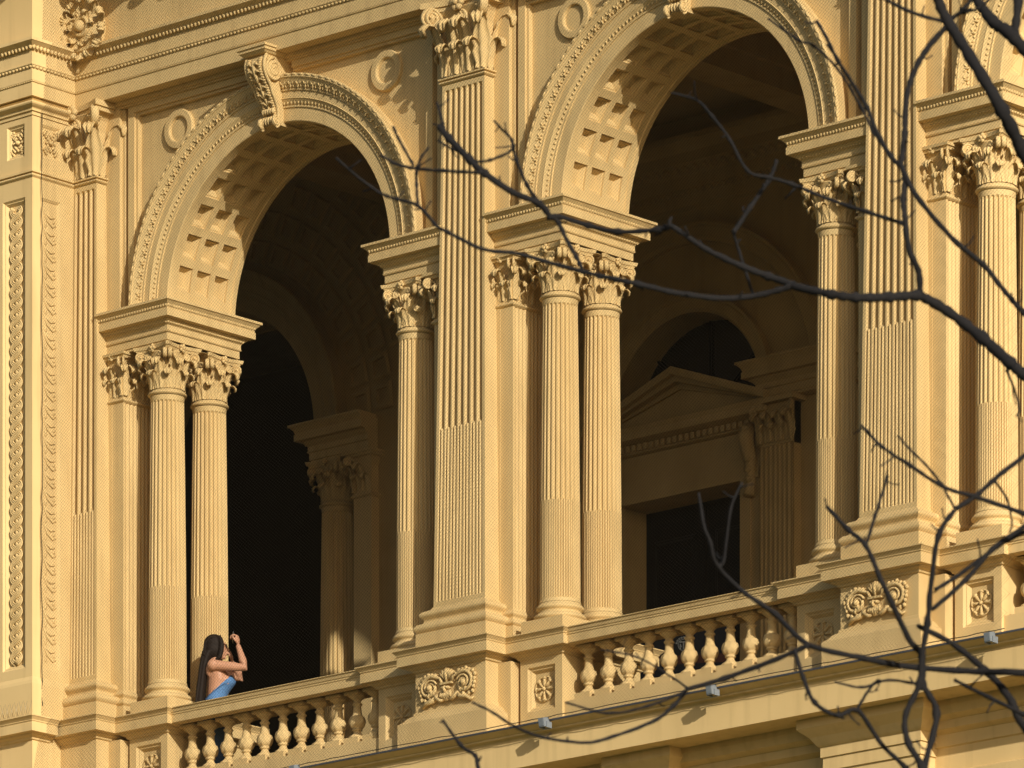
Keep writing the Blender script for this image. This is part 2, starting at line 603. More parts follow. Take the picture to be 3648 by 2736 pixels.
def scroll_relief_mb():
    """leaf scrolls either side of a palmette over a bearded mask, about 0.54 x 0.3 m, front towards -y"""
    mb = MB(); rnd = random.Random(3)
    for s in (-1, 1):
        def X(p):
            return [(s * x, y, z) for x, y, z in p]
        sp = spiral(0.175, 0.005, 0.105, 0.02, PI * 0.75, 1.35, -0.02, 26, -1)
        mb.tube(X([(0.05, -0.02, 0.03), (0.07, -0.025, 0.075)] + sp), [0.014] * 3 + [0.020 - 0.010 * i / 25 for i in range(25)], 6)
        mb.tube(X(spiral(0.175, 0.005, 0.075, 0.015, PI * 0.9, 0.9, -0.03, 16, -1)), 0.010, 5)
        mb.blob((s * 0.175, -0.03, 0.005), (0.028, 0.025, 0.028), 8, 5)
        mb.tube(X([(0.10, -0.015, -0.07), (0.15, -0.03, -0.115), (0.21, -0.025, -0.12), (0.25, -0.02, -0.15), (0.27, -0.012, -0.13)]), [0.016, 0.022, 0.020, 0.014, 0.008], 6)
        mb.tube(X([(0.02, -0.02, -0.11), (0.06, -0.03, -0.12), (0.10, -0.03, -0.09), (0.13, -0.02, -0.06)]), [0.010, 0.018, 0.018, 0.010], 6)
        for i in range(16):
            a = PI * 0.75 - i / 15 * 1.5 * PI
            rr = 0.112 + rnd.uniform(-0.01, 0.012)
            mb.blob((s * (0.175 + rr * math.cos(a)), -0.018, 0.005 + rr * math.sin(a)), (0.018, 0.016, 0.020), 6, 4)
        for i in range(7):
            mb.blob((s * (0.15 + rnd.uniform(-0.04, 0.05)), -0.02, -0.06 + rnd.uniform(-0.05, 0.05)), (0.018, 0.02, 0.024), 6, 4)
        for i in range(3):
            a = PI / 2 - 0.33 * (i + 0.6)
            mb.tube([(s * 0.006, -0.02, 0.045), (s * 0.045 * math.cos(a) * 1.4, -0.03, 0.045 + 0.05 * math.sin(a) + 0.02), (s * 0.10 * math.cos(a), -0.02, 0.05 + 0.10 * math.sin(a))], [0.008, 0.014, 0.010], 6)
        mb.blob((s * 0.022, -0.035, -0.02), (0.022, 0.025, 0.016), 7, 5)
        for i in range(3):
            mb.tube([(s * (0.008 + 0.016 * i), -0.03, -0.045), (s * (0.012 + 0.02 * i), -0.04, -0.085), (s * (0.006 + 0.016 * i), -0.025, -0.13 + 0.012 * i)], [0.012, 0.013, 0.006], 6)
    mb.tube([(0, -0.025, 0.03), (0, -0.035, 0.10), (0, -0.025, 0.155)], [0.010, 0.014, 0.010], 6)
    mb.blob((0, -0.045, -0.03), (0.012, 0.022, 0.030), 7, 5)
    mb.box(-0.060, 0.060, -0.040, -0.001, 0.012, 0.030)
    return mb


RELIEF = scroll_relief_mb().mesh("scroll_relief", PAINT2)

# ------------------------------------------------------------------ giant pilasters
Z_PB, Z_PS, Z_PSPLIT, Z_PN, Z_PC, Z_ENT = 15.65, 16.045, 17.60, 20.72, 20.79, 21.46
PH0, PH1, PY0, PY1 = 0.313, 0.255, 0.115, 0.170     # half widths and front planes, bottom and top


def pil_shaft_mb():
    mb = MB(); n = 7
    L = Z_PN - Z_PS

    def at(z):
        t = (z - Z_PS) / L
        return PH0 + (PH1 - PH0) * t, PY0 + (PY1 - PY0) * t
    edge = 0.085        # share of the width left plain at each border
    fw = (2 - 2 * edge) / n
    # columns across: every flute has fillet + arc
    cols = [(-1.0, 0, None)]
    for i in range(n):
        a = -1 + edge + i * fw
        fil = 0.20
        cols.append((a + fw * fil * 0.5, 0, 'e'))
        for k in range(1, 6):
            s = k / 6
            cols.append((a + fw * (fil * 0.5 + (1 - fil) * s), s, 'f'))
        cols.append((a + fw * (1 - fil * 0.5), 1, 'e'))
    cols.append((1.0, 0, None))

    def depth(s, kind, mode):
        if kind != 'f':
            return 0
        if mode == 0:
            return 0.050 * math.sin(PI * s) ** 0.7
        if mode == 1:
            return {1: 0.024, 2: 0.004, 3: -0.002, 4: 0.004, 5: 0.024}[round(s * 6)]
        return 0
    zsp = Z_PSPLIT
    levels = [(Z_PS, 2), (Z_PS + 0.05, 2), (Z_PS + 0.055, 1), (zsp, 1), (zsp + 0.02, 0)]
    levels += [(zsp + 0.02 + (Z_PN - 0.09 - zsp) * i / 4, 0) for i in range(1, 5)] + [(Z_PN - 0.045, 2), (Z_PN, 2)]
    k = len(cols); vs = []
    for z, mode in levels:
        h, y = at(z)
        for c, s, kind in cols:
            dz = 0.0
            if mode == 1 and abs(z - zsp) < 1e-6 and kind == 'f':
                dz = 0.05 * math.sin(PI * s)
            vs.append((c * h, y + depth(s, kind, mode), z + dz))
    fs = [(l * k + i, l * k + i + 1, (l + 1) * k + i + 1, (l + 1) * k + i) for l in range(len(levels) - 1) for i in range(k - 1)]
    mb.add(vs, fs)
    for s in (-1, 1):
        a, b = at(Z_PS), at(Z_PN)
        q = [(s * a[0], a[1], Z_PS), (s * a[0], 0.40, Z_PS), (s * b[0], 0.40, Z_PN), (s * b[0], b[1], Z_PN)]
        mb.add(q, [(0, 1, 2, 3) if s > 0 else (3, 2, 1, 0)])
    return mb


PIL_SHAFT = pil_shaft_mb().mesh("shaft", PAINT)
mbp = MB()
mbp.sweep([(-0.02, Z_PB), (0, Z_PB), (0, 15.805)] + [(-0.012, 15.806)] + torus_prof(-0.012, 15.81, 15.892, 0.026) +
          [(-0.03, 15.895), (-0.047, 15.905), (-0.055, 15.92), (-0.050, 15.935), (-0.043, 15.94)] + torus_prof(-0.043, 15.942, 16.008, 0.022) +
          [(-0.055, 16.012), (-0.075, 16.02), (-0.095, 16.03), (-0.108, 16.05)],
          [(-0.424, 0.42), (-0.424, 0.0), (0.424, 0.0), (0.424, 0.42)], caps=False)
PIL_BASE = mbp.mesh("base", PAINT)
mbn = MB().sweep([(-0.01, 0.0)] + [(0.0, 0.004)] + torus_prof(0.003, 0.005, 0.040, 0.020) + [(0.030, 0.045), (0.030, 0.060), (-0.02, 0.066)],
                 [(-PH1, 0.40), (-PH1, PY1), (PH1, PY1), (PH1, 0.40)], caps=False)
PIL_NECK = mbn.mesh("astragal", PAINT)

GLEAF1 = leaf_mb(0.27, 0.165).mesh("leaf", PAINT2)
GLEAF2 = leaf_mb(0.46, 0.175, 0.75).mesh("leaf", PAINT2)
GVOL = volute_mb(0.078, (0.13, 0.25), 0.022).mesh("volute", PAINT2)
GHEL = volute_mb(0.050, (0.075, 0.19), 0.016).mesh("volute", PAINT2)
GFLEUR = flower_mb(0.085, 6).mesh("flower", PAINT2)


def pil_cap_mesh():
    mb = MB()
    mb.rect([(0, 0), (0, 0.42), (0.03, 0.52), (0.07, 0.575)], -0.245, 0.245, PY1 + 0.008, 0.42, bottom=False)
    # abacus with a concave front
    for z0, z1, e in ((0.575, 0.615, -0.02), (0.615, 0.668, 0.0)):
        ring = []
        for i in range(11):
            q = -1 + i / 5
            ring.append(((0.39 + e) * q, PY1 - 0.145 - e + 0.085 * (1 - q * q)))
        ring += [(0.39 + e, 0.42), (-0.39 - e, 0.42)]
        n = len(ring)
        mb.add([(x, y, z0) for x, y in ring] + [(x, y, z1) for x, y in ring],
               [(i, (i + 1) % n, n + (i + 1) % n, n + i) for i in range(n)] + [tuple(range(n - 1, -1, -1)), tuple(range(n, 2 * n))])
    return mb.mesh("capital", PAINT2)


PIL_CAP = pil_cap_mesh()


def pilaster(k, label):
    t = thing("fluted_pilaster", label, "pilaster", (PXS[k], 0, 0), "giant fluted pilasters")
    link("base", PIL_BASE, t); link("shaft", PIL_SHAFT, t); link("astragal", PIL_NECK, t, T(0, 0, Z_PN))
    c = link("capital", PIL_CAP, t, T(0, 0, Z_PC))
    fy = PY1 + 0.012
    for x in (-0.165, 0.0, 0.165):
        link("leaf", GLEAF1, c, T(x, fy, 0))
    for x in (-0.225, -0.075, 0.075, 0.225):
        a = -0.5 if x < -0.2 else (0.5 if x > 0.2 else 0)
        link("leaf", GLEAF2, c, T(x, fy, 0) @ RZ(a))
    for s in (-1, 1):
        link("leaf", GLEAF1, c, T(s * 0.243, 0.27, 0) @ RZ(s * PI / 2))
        link("leaf", GLEAF2, c, T(s * 0.243, 0.33, 0.02) @ RZ(s * PI / 2))
        link("volute", GVOL, c, T(s * 0.19, fy - 0.02, 0.335) @ RZ(-s * 0.60 if s > 0 else PI + 0.60) @ Matrix.Diagonal((1.1, 1.9, 1.1, 1)))
        link("volute", GVOL, c, T(s * 0.215, fy + 0.05, 0.335) @ RZ(-s * 1.0 if s > 0 else PI + 1.0) @ Matrix.Diagonal((1.1, 1.9, 1.1, 1)))
        link("volute", GHEL, c, T(s * 0.10, fy - 0.045, 0.36) @ RZ(PI if s > 0 else 0) @ Matrix.Diagonal((1, 1.6, 1, 1)))
    link("flower", GFLEUR, c, T(0, PY1 - 0.085, 0.615))
    return t


pilaster(-1, "tall fluted pilaster with leafy capital beside the corner tower")
pilaster(0, "tall fluted pilaster with leafy capital between the two arches")
pilaster(1, "tall fluted pilaster behind the bare branches on the right")

# ------------------------------------------------------------------ pedestals
PED_LAB = {-1: "pedestal under the fluted pilaster next to the corner tower", 0: "pedestal with carved scrolls and mask below the middle fluted pilaster",
           1: "pedestal with carved scrolls and mask behind branches on the right"}
ZB = 14.62
for k in (-1, 0, 1):
    x = PXS[k]
    t = thing("pedestal", PED_LAB[k], "pedestal", (x, 0, ZB), "pilaster pedestals")
    dz = -ZB
    MB().box(-0.424, 0.424, 0.0, 0.5, 15.10 + dz, 15.46 + dz).build("die", PAINT, t)
    MB().rect(shift(CAP_PROF, ZCAP + dz), -0.424, 0.424, 0.0, 0.5).build("cap", PAINT, t)
    MB().rect([(0.115, 0), (0.115, 0.37), (0.085, 0.39), (0.06, 0.42), (0.03, 0.445), (0.015, 0.45), (0.012, 0.475), (0.0, 0.482)], -0.424, 0.424, 0.0, 0.5).build("plinth", PAINT, t)
    if k >= 0:
        link("scroll_relief", RELIEF, t, T(-0.02, 0.002, 15.285 + dz) @ Matrix.Diagonal((1.17, 1.25, 1.05, 1)))

# ------------------------------------------------------------------ column clusters
CX = 0.874                 # column axis from pilaster axis
YB = 0.25                  # front of the column pedestal dies
ORD = {(-1, 1): "on the left side of the left arch", (0, -1): "on the right side of the left arch", (0, 1): "on the left side of the right arch",
       (1, -1): "on the right side of the right arch", (1, 1): "at the right edge of the picture"}
IMPOST_PROF = [(-0.02, 19.105), (0.0, 19.105), (0.0, 19.127), (0.012, 19.131), (0.012, 19.200), (0.018, 19.204), (0.030, 19.212), (0.022, 19.220),
               (0.022, 19.262), (0.028, 19.268), (0.050, 19.290), (0.064, 19.300), (0.064, 19.312), (0.120, 19.318), (0.120, 19.380),
               (0.112, 19.384), (0.114, 19.396), (0.124, 19.420), (0.152, 19.448), (0.166, 19.454), (0.166, 19.476), (-0.02, 19.476)]
IMP_X0, IMP_X1 = 0.26, 1.060


def bead_row(mb, p0, p1, pitch, r, tilt=None):
    p0, p1 = Vector(p0), Vector(p1)
    n = max(1, int((p1 - p0).length / pitch))
    d = (p1 - p0).normalized()
    for i in range(n):
        c = p0 + (p1 - p0) * ((i + 0.5) / n)
        rr = (r[0] if abs(d.x) > 0.5 else r[1], r[1] if abs(d.x) > 0.5 else r[0], r[2])
        mb.blob(c, rr, 6, 4)
    return mb


def impost(k, s, y0=0.0, label="", group="impost blocks over the columns"):
    x = PXS[k]
    t = thing("impost_block", label, "impost", (x, y0, 19.105), group)
    dz = -19.105
    a, b = (IMP_X0, IMP_X1) if s > 0 else (-IMP_X1, -IMP_X0)
    pth = [(a, Y_WALL), (b, Y_WALL), (b, DEPTH), (a, DEPTH)] if s > 0 else [(b, DEPTH), (a, DEPTH), (a, Y_WALL), (b, Y_WALL)]
    mo = MB().sweep(shift(IMPOST_PROF, dz), pth)
    mo.box(a, b, Y_WALL + 0.02, DEPTH - 0.02, 0.002, 0.368)
    mo.build("moulding", PAINT, t)
    mb = MB()
    if s > 0:
        runs = [((a, Y_WALL), (b, Y_WALL), (0, -1)), ((b, Y_WALL), (b, DEPTH), (1, 0))]
    else:
        runs = [((a, Y_WALL), (b, Y_WALL), (0, -1)), ((a, Y_WALL), (a, DEPTH), (-1, 0))]
    for (xa, ya), (xb, yb), (nx, ny) in runs:
        for out, z, pitch, r in ((0.120, 19.418, 0.034, (0.0165, 0.012, 0.020)), (0.044, 19.288, 0.034, (0.0165, 0.012, 0.016)), (0.022, 19.207, 0.022, (0.011, 0.007, 0.007))):
            ex = out if nx == 0 else 0
            p0 = (xa + nx * out - (out if nx == 0 and xa == a and s < 0 else 0), ya + ny * out - (out if nx else 0), z + dz)
            p1 = (xb + nx * out + (out if nx == 0 and s > 0 else 0), yb + ny * out + (out if nx else 0), z + dz)
            bead_row(mb, p0, p1, pitch, r)
    e = mb.build("egg_and_dart", PAINT2, t); e["kind"] = "stuff"
    return t


ANTA_LEAF1 = leaf_mb(0.165, 0.115).mesh("leaf", PAINT2)
ANTA_LEAF2 = leaf_mb(0.270, 0.115, 0.8).mesh("leaf", PAINT2)


def anta(k, s, y0, label):
    """flat respond on the pier flank, fluted on its wide face"""
    x = PXS[k]
    t = thing("wall_pilaster", label, "pilaster", (x, y0, ZCAP), "flat pilasters behind the columns")
    xa, xb, ya, yb = 0.24, 0.476, Y_WALL + 0.004, 0.700
    zt = 18.71 - ZCAP
    mb = MB()
    n = 7; ys = [ya, ya + 0.02]
    prof = [(xb, ya), (xb, ya + 0.025)]
    for i in range(n):
        c0 = ya + 0.025 + (yb - ya - 0.05) * i / n; w = (yb - ya - 0.05) / n
        for q in (0.15, 0.3, 0.5, 0.7, 0.85):
            prof.append((xb - 0.012 * math.sin(PI * (q - 0.1) / 0.8) if 0.1 < q < 0.9 else xb, c0 + w * q))
        prof.append((xb, c0 + w))
    prof.append((xb, yb))
    poly = [(xa, ya)] + prof + [(xa, yb)]
    poly = [(s * px_, py_) for px_, py_ in poly]
    m = len(poly)
    fs = [(i, (i + 1) % m, m + (i + 1) % m, m + i) for i in range(m)]
    if s < 0:
        fs = [tuple(reversed(q)) for q in fs]
    mb.add([(p[0], p[1], 0.30) for p in poly] + [(p[0], p[1], zt - 0.06) for p in poly], fs)
    mb.build("shaft", PAINT, t)
    X = sorted((s * xa, s * xb))
    MB().rect([(0.04, 0.0), (0.04, 0.145)] + [(0.02, 0.148)] + torus_prof(0.02, 0.15, 0.205, 0.022) + [(0.01, 0.21), (0.004, 0.225), (0.008, 0.236)] + torus_prof(0.01, 0.238, 0.285, 0.014) + [(0.006, 0.29), (0.0, 0.305)],
              X[0], X[1], ya, yb).build("base", PAINT, t)
    MB().rect([(0, zt - 0.062)] + torus_prof(0.003, zt - 0.06, zt - 0.02, 0.02) + [(0.0, zt)], X[0], X[1], ya, yb).build("astragal", PAINT, t)
    mb = MB()
    mb.rect([(-0.01, 0), (-0.01, 0.26), (0.02, 0.335), (0.03, 0.345)], X[0], X[1], ya, yb)
    mb.rect([(0.05, 0.345), (0.06, 0.37), (0.075, 0.372), (0.08, 0.396)], X[0], X[1], ya, yb)
    c = mb.build("capital", PAINT2, t, T(0, 0, zt))
    for i in range(3):
        yy = ya + (yb - ya) * (0.17 + 0.33 * i)
        link("leaf", ANTA_LEAF1, c, T(s * (xb - 0.012), yy, 0) @ RZ(s * PI / 2))
    for i in range(4):
        yy = ya + (yb - ya) * (0.03 + 0.313 * i)
        link("leaf", ANTA_LEAF2, c, T(s * (xb - 0.012), yy, 0) @ RZ(s * PI / 2))
    for xx in (0.30, 0.42):
        link("leaf", ANTA_LEAF1, c, T(s * xx, ya + 0.012, 0))
    link("leaf", ANTA_LEAF2, c, T(s * 0.36, ya + 0.012, 0))
    link("leaf", ANTA_LEAF2, c, T(s * 0.476, ya + 0.012, 0) @ RZ(s * PI / 4))
    for yy, a in ((ya, -PI / 4), (yb, PI / 4)):
        link("volute", VOL, c, T(s * (xb - 0.03), yy + (0.03 if yy == ya else -0.03), 0.19) @ RZ((a if s > 0 else PI - a)))
        link("volute", VOL, c, T(s * (xb - 0.045), yy + (0.015 if yy == ya else -0.015), 0.19) @ RZ((a * 1.25 if s > 0 else PI - a * 1.25)))
    link("flower", FLEUR, c, T(s * (xb + 0.055), (ya + yb) / 2, 0.37) @ RZ(s * PI / 2))
    link("flower", FLEUR, c, T(s * 0.36, ya - 0.05, 0.37))
    for dy in (-0.05, 0.05):
        link("volute", HEL, c, T(s * (xb + 0.012), (ya + yb) / 2 + dy * 1.6, 0.225) @ RZ(-PI / 2 if dy > 0 else PI / 2))
    return t


def col_pedestal(k, s):
    x = PXS[k]
    lab = "square panelled pedestal with rosette below the columns " + ORD[(k, s)]
    t = thing("panelled_pedestal", lab, "pedestal", (x, 0, ZB), "panelled column pedestals")
    a, b = (0.615, 1.113) if s > 0 else (-1.113, -0.615)
    dz = -ZB
    z0, z1 = 14.70 + dz, 15.46 + dz
    hx0, hx1, hz0, hz1 = a + 0.085, b - 0.085, 14.985 + dz, 15.375 + dz
    mb = holed_front(a, b, z0, z1, hx0, hx1, hz0, hz1, YB)
    mb.add([(b, YB, z0), (b, 1.30, z0), (b, 1.30, z1), (b, YB, z1)], [(0, 1, 2, 3)])
    mb.add([(a, YB, z0), (a, YB, z1), (a, 1.30, z1), (a, 1.30, z0)], [(0, 1, 2, 3)])
    mb.add([(a, 1.30, z0), (a, 1.30, z1), (b, 1.30, z1), (b, 1.30, z0)], [(0, 1, 2, 3)])
    mb.build("die", PAINT, t)
    frame_mb(hx0, hx1, hz0, hz1, 0.05, 0.055, YB).build("panel", PAINT, t)
    link("rosette", ROS, t, T((a + b) / 2, YB + 0.045, (hz0 + hz1) / 2))
    MB().rect(shift(CAP_PROF, ZCAP + dz), a, b, YB, 1.30).build("cap", PAINT, t)
    MB().box(a - 0.03, b + 0.03, YB - 0.04, 1.33, 0.0, z0).build("plinth", PAINT, t)
    return t


for (k, s) in ((-1, 1), (0, -1), (0, 1), (1, -1), (1, 1)):
    x = PXS[k] + s * CX
    column(x, 0.49, "fluted front column " + ORD[(k, s)])
    column(x, 1.05, "fluted rear column " + ORD[(k, s)])
    impost(k, s, 0, "moulded impost block " + ORD[(k, s)])
    anta(k, s, 0, "flat pilaster with leafy capital on the pier " + ORD[(k, s)])
    col_pedestal(k, s)
    # pier core behind pilaster and responds
for k in (-1, 0, 1):
    nm = {-1: "ochre pier behind the fluted pilaster beside the tower", 0: "ochre pier between the left and right arches", 1: "ochre pier behind the rightmost fluted pilaster"}[k]
    t = thing("pier", nm, "pier", (PXS[k], 0, 14.55))
    MB().box(-0.33, 0.33, Y_WALL, DEPTH, 0.0, 4.87).build("core", PAINT, t)
    MB().box(-0.56, 0.56, 0.44, DEPTH - 0.06, 0.0, 0.93).box(-0.575, -0.425, 0.165, 0.445, 0.0, 0.90).box(0.425, 0.575, 0.165, 0.445, 0.0, 0.90).build("foot", PAINT, t)

# ------------------------------------------------------------------ balustrades
RAIL_Y0, RAIL_Y1 = 0.30, 0.52


def baluster_mb():
    mb = MB()
    H = 0.46
    mb.box(-0.088, 0.088, -0.088, 0.088, H - 0.028, H)
    mb.box(-0.090, 0.090, -0.090, 0.090, -0.022, 0.040)

    def mod(a, z):
        if 0.130 < z < 0.235:
            return 1 + 0.15 * abs(math.sin(4 * a + (0 if z < 0.185 else PI / 2))) - 0.05
        if 0.255 < z < 0.33:
            return 1 + 0.02 * math.cos(8 * a)
        if z > 0.385:
            return 1 + 0.05 * math.cos(8 * a)
        if z < 0.075:
            return 1 + 0.03 * math.cos(8 * a)
        return 1
    p = [(0.078, 0.040), (0.078, 0.050), (0.070, 0.062), (0.052, 0.072), (0.040, 0.084), (0.034, 0.100), (0.033, 0.108), (0.046, 0.113), (0.050, 0.120),
         (0.046, 0.127), (0.040, 0.130), (0.052, 0.140), (0.064, 0.155), (0.071, 0.175), (0.072, 0.195), (0.068, 0.215), (0.063, 0.228), (0.066, 0.236),
         (0.054, 0.240), (0.046, 0.255), (0.039, 0.285), (0.036, 0.325), (0.036, 0.340), (0.046, 0.345), (0.048, 0.353), (0.044, 0.360), (0.034, 0.365),
         (0.034, 0.378), (0.036, 0.386), (0.050, 0.398), (0.070, 0.412), (0.080, 0.422), (0.082, 0.433)]
    mb.lathe(p, n=32, mod=mod)
    return mb


BAL = baluster_mb().mesh("baluster", PAINT2)
for k, lab in ((-1, "stone balustrade in front of the woman under the left arch"), (0, "stone balustrade under the right arch behind the branches"), (1, "short run of balustrade at the right edge of the picture")):
    x0 = PXS[k] + 1.113; x1 = PXS[k] + BAY - 1.113
    t = thing("balustrade", lab, "balustrade", (x0, 0, 14.75), "balustrades between the pedestals")
    W = x1 - x0; dz = -14.75
    rp = [(0.0, 15.515), (0.03, 15.515), (0.05, 15.506), (0.105, 15.510), (0.115, 15.515), (0.115, 15.585), (0.122, 15.590), (0.122, 15.604), (0.130, 15.609), (0.138, 15.638), (0.150, 15.642), (0.150, 15.649)]
    MB().sweep(shift(rp, dz) + [(-0.11, 0.899)], [(0, RAIL_Y0), (W, RAIL_Y0)]).sweep(shift(rp, dz) + [(-0.11, 0.899)], [(W, RAIL_Y1), (0, RAIL_Y1)]).build("rail", PAINT, t)
    MB().box(0, W, RAIL_Y0 - 0.02, RAIL_Y1 + 0.02, -0.15, 15.03 + dz).build("plinth", PAINT, t)
    n = 11
    for i in range(n):
        link("baluster", BAL, t, T(0.08 + i * 0.2345 + (W - 0.16 - 0.2345 * 10) / 2, 0.405, 15.052 + dz) @ RZ(0))

# ------------------------------------------------------------------ arches
def arch(k, y0, label, inner=False, mat=PAINT, omat=PAINT2):
    cx = PXS[k] + BAY / 2
    t = thing("arch", label, "arch", (cx, y0, ARCH_Z), "coffered arches")
    # archivolt swept in polar form: (radius, y)
    prof = [(ARCH_R, 0.400), (ARCH_R, 0.325), (ARCH_R + 0.008, 0.318), (1.545, 0.318), (1.548, 0.306), (1.560, 0.306), (1.566, 0.312), (1.612, 0.284), (1.622, 0.276),
            (1.628, 0.282), (1.690, 0.282), (1.692, 0.270), (1.704, 0.268), (1.712, 0.272), (1.760, 0.240), (1.796, 0.222), (1.800, 0.214), (1.830, 0.214), (1.836, 0.230), (1.815, 0.330), (1.810, 0.420)]
    n = 72; kk = len(prof); vs = []
    for i in range(n + 1):
        a = PI * i / n
        for r, y in prof:
            vs.append((r * math.cos(a), y, r * math.sin(a)))
    fs = [(i * kk + j, i * kk + j + 1, (i + 1) * kk + j + 1, (i + 1) * kk + j) for i in range(n) for j in range(kk - 1)]
    MB().add(vs, fs).build("archivolt", mat, t)
    # leaf rows on the archivolt
    mb = MB()
    N = 56
    for i in range(N):
        a = PI * (i + 0.5) / N
        R = Matrix.Rotation(PI / 2 - a, 3, 'Y')
        def at(r, da, y):
            return (r * math.cos(a + da), y, r * math.sin(a + da))
        mb.blob(at(1.748, 0, 0.250), (0.013, 0.010, 0.046), 6, 4, R)
        for sg in (-1, 1):
            mb.blob(at(1.760, sg * 0.0145, 0.244), (0.012, 0.010, 0.026), 6, 4, Matrix.Rotation(PI / 2 - a - sg * 0.5, 3, 'Y'))
            mb.blob(at(1.728, sg * 0.0155, 0.260), (0.010, 0.008, 0.018), 6, 4, Matrix.Rotation(PI / 2 - a + sg * 0.6, 3, 'Y'))
    N = 110
    for i in range(N):
        a = PI * (i + 0.5) / N
        R = Matrix.Rotation(PI / 2 - a, 3, 'Y')
        mb.blob((1.590 * math.cos(a), 0.298, 1.590 * math.sin(a)), (0.014, 0.007, 0.022), 5, 4, R)
    for i in range(64):
        a = PI * (i + 0.5) / 64
        R = Matrix.Rotation(PI / 2 - a, 3, 'Y')
        mb.blob((1.822 * math.cos(a), 0.214, 1.822 * math.sin(a)), (0.036, 0.009, 0.012), 6, 4, R)
    o = mb.build("leaf_moulding", omat, t); o["kind"] = "stuff"
    # coffers: one shared curved cell, 14 x 3
    da = math.radians(12); Y0, Y1, nc = 0.400, 1.110, 3
    pw = (Y1 - Y0) / nc
    cell = MB()

    def P(u, v, d):        # u in depth 0..1, v in angle 0..1, d recess
        a = (v - 0.5) * da; r = ARCH_R + d
        return (r * math.cos(a), u * pw, r * math.sin(a))
    insets = [(0.0, 0.0), (0.130, 0.0), (0.135, 0.020), (0.185, 0.022), (0.30, 0.066), (0.31, 0.066)]
    ns = 3
    for q in range(len(insets) - 1):
        (i0, d0), (i1, d1) = insets[q], insets[q + 1]
        for side in range(4):
            for m_ in range(ns):
                def pt(i, d, f):
                    a = i + (1 - 2 * i) * f
                    return [P(a, i, d), P(1 - i, a, d), P(1 - a, 1 - i, d), P(i, 1 - a, d)][side]
                f0, f1 = m_ / ns, (m_ + 1) / ns
                cell.add([pt(i0, d0, f0), pt(i1, d1, f0), pt(i1, d1, f1), pt(i0, d0, f1)], [(0, 1, 2, 3)])
    i1, d1 = insets[-1]
    for m_ in range(ns):
        v0 = i1 + (1 - 2 * i1) * m_ / ns; v1 = i1 + (1 - 2 * i1) * (m_ + 1) / ns
        cell.add([P(i1, v0, d1), P(i1, v1, d1), P(1 - i1, v1, d1), P(1 - i1, v0, d1)], [(0, 1, 2, 3)])
    cm = cell.mesh("coffer", mat)
    for i in range(14):
        for j in range(nc):
            link("coffer", cm, t, T(0, Y0 + j * pw, 0) @ Matrix.Rotation(-(math.radians(12) + i * da), 4, 'Y'))
    mb = MB()

    def strip(a0, a1, ya, yb, m_):
        v = []
        for i in range(m_ + 1):
            a = a0 + (a1 - a0) * i / m_
            v += [(ARCH_R * math.cos(a), ya, ARCH_R * math.sin(a)), (ARCH_R * math.cos(a), yb, ARCH_R * math.sin(a))]
        mb.add(v, [(2 * i, 2 * i + 2, 2 * i + 3, 2 * i + 1) for i in range(m_)])
    strip(0, math.radians(6), Y0, Y1, 3); strip(PI - math.radians(6), PI, Y0, Y1, 3)
    strip(0, PI, Y1, 1.15, 72)
    # rear rim: stepped roll
    rim = [(ARCH_R, 1.15), (ARCH_R - 0.012, 1.155), (ARCH_R - 0.012, 1.175), (ARCH_R, 1.18), (ARCH_R, 1.22), (ARCH_R + 0.16, 1.24), (ARCH_R + 0.17, 1.20)]
    kk = len(rim); vs = []
    for i in range(73):
        a = PI * i / 72
        vs += [(r * math.cos(a), y, r * math.sin(a)) for r, y in rim]
    mb.add(vs, [(i * kk + j, i * kk + j + 1, (i + 1) * kk + j + 1, (i + 1) * kk + j) for i in range(72) for j in range(kk - 1)])
    mb.build("soffit_border", mat, t)
    # wall over the arch (front and rear faces)
    ztop = 2.10 if not inner else 2.55
    half = BAY / 2 - 0.20
    mb = MB()
    for yy, rr, flip in ((0.40, 1.70, False), (1.20, 1.50, True)):
        m_ = 48; v = []
        for i in range(m_ + 1):
            a = PI * i / m_
            ca, sa = math.cos(a), math.sin(a)
            sc = min(half / abs(ca) if abs(ca) > 1e-6 else 1e9, ztop / sa if sa > 1e-6 else 1e9)
            v += [(rr * ca, yy, rr * sa), (sc * ca, yy, sc * sa)]
        # corner points
        f = [(2 * i, 2 * i + 1, 2 * i + 3, 2 * i + 2) for i in range(m_)]
        mb.add(v, f)
        ac = math.atan2(ztop, half)
        for sgn in (1, -1):
            lo = max(i for i in range(m_ + 1) if PI * i / m_ <= ac); hi = lo + 1
            aa = [PI * lo / m_, PI * hi / m_]
            tri = [(sgn * half, yy, half * math.tan(aa[0])), (sgn * half, yy, ztop), (sgn * ztop / math.tan(aa[1]), yy, ztop)]
            mb.add(tri, [(0, 1, 2)])
    mb.build("spandrel", mat, t)
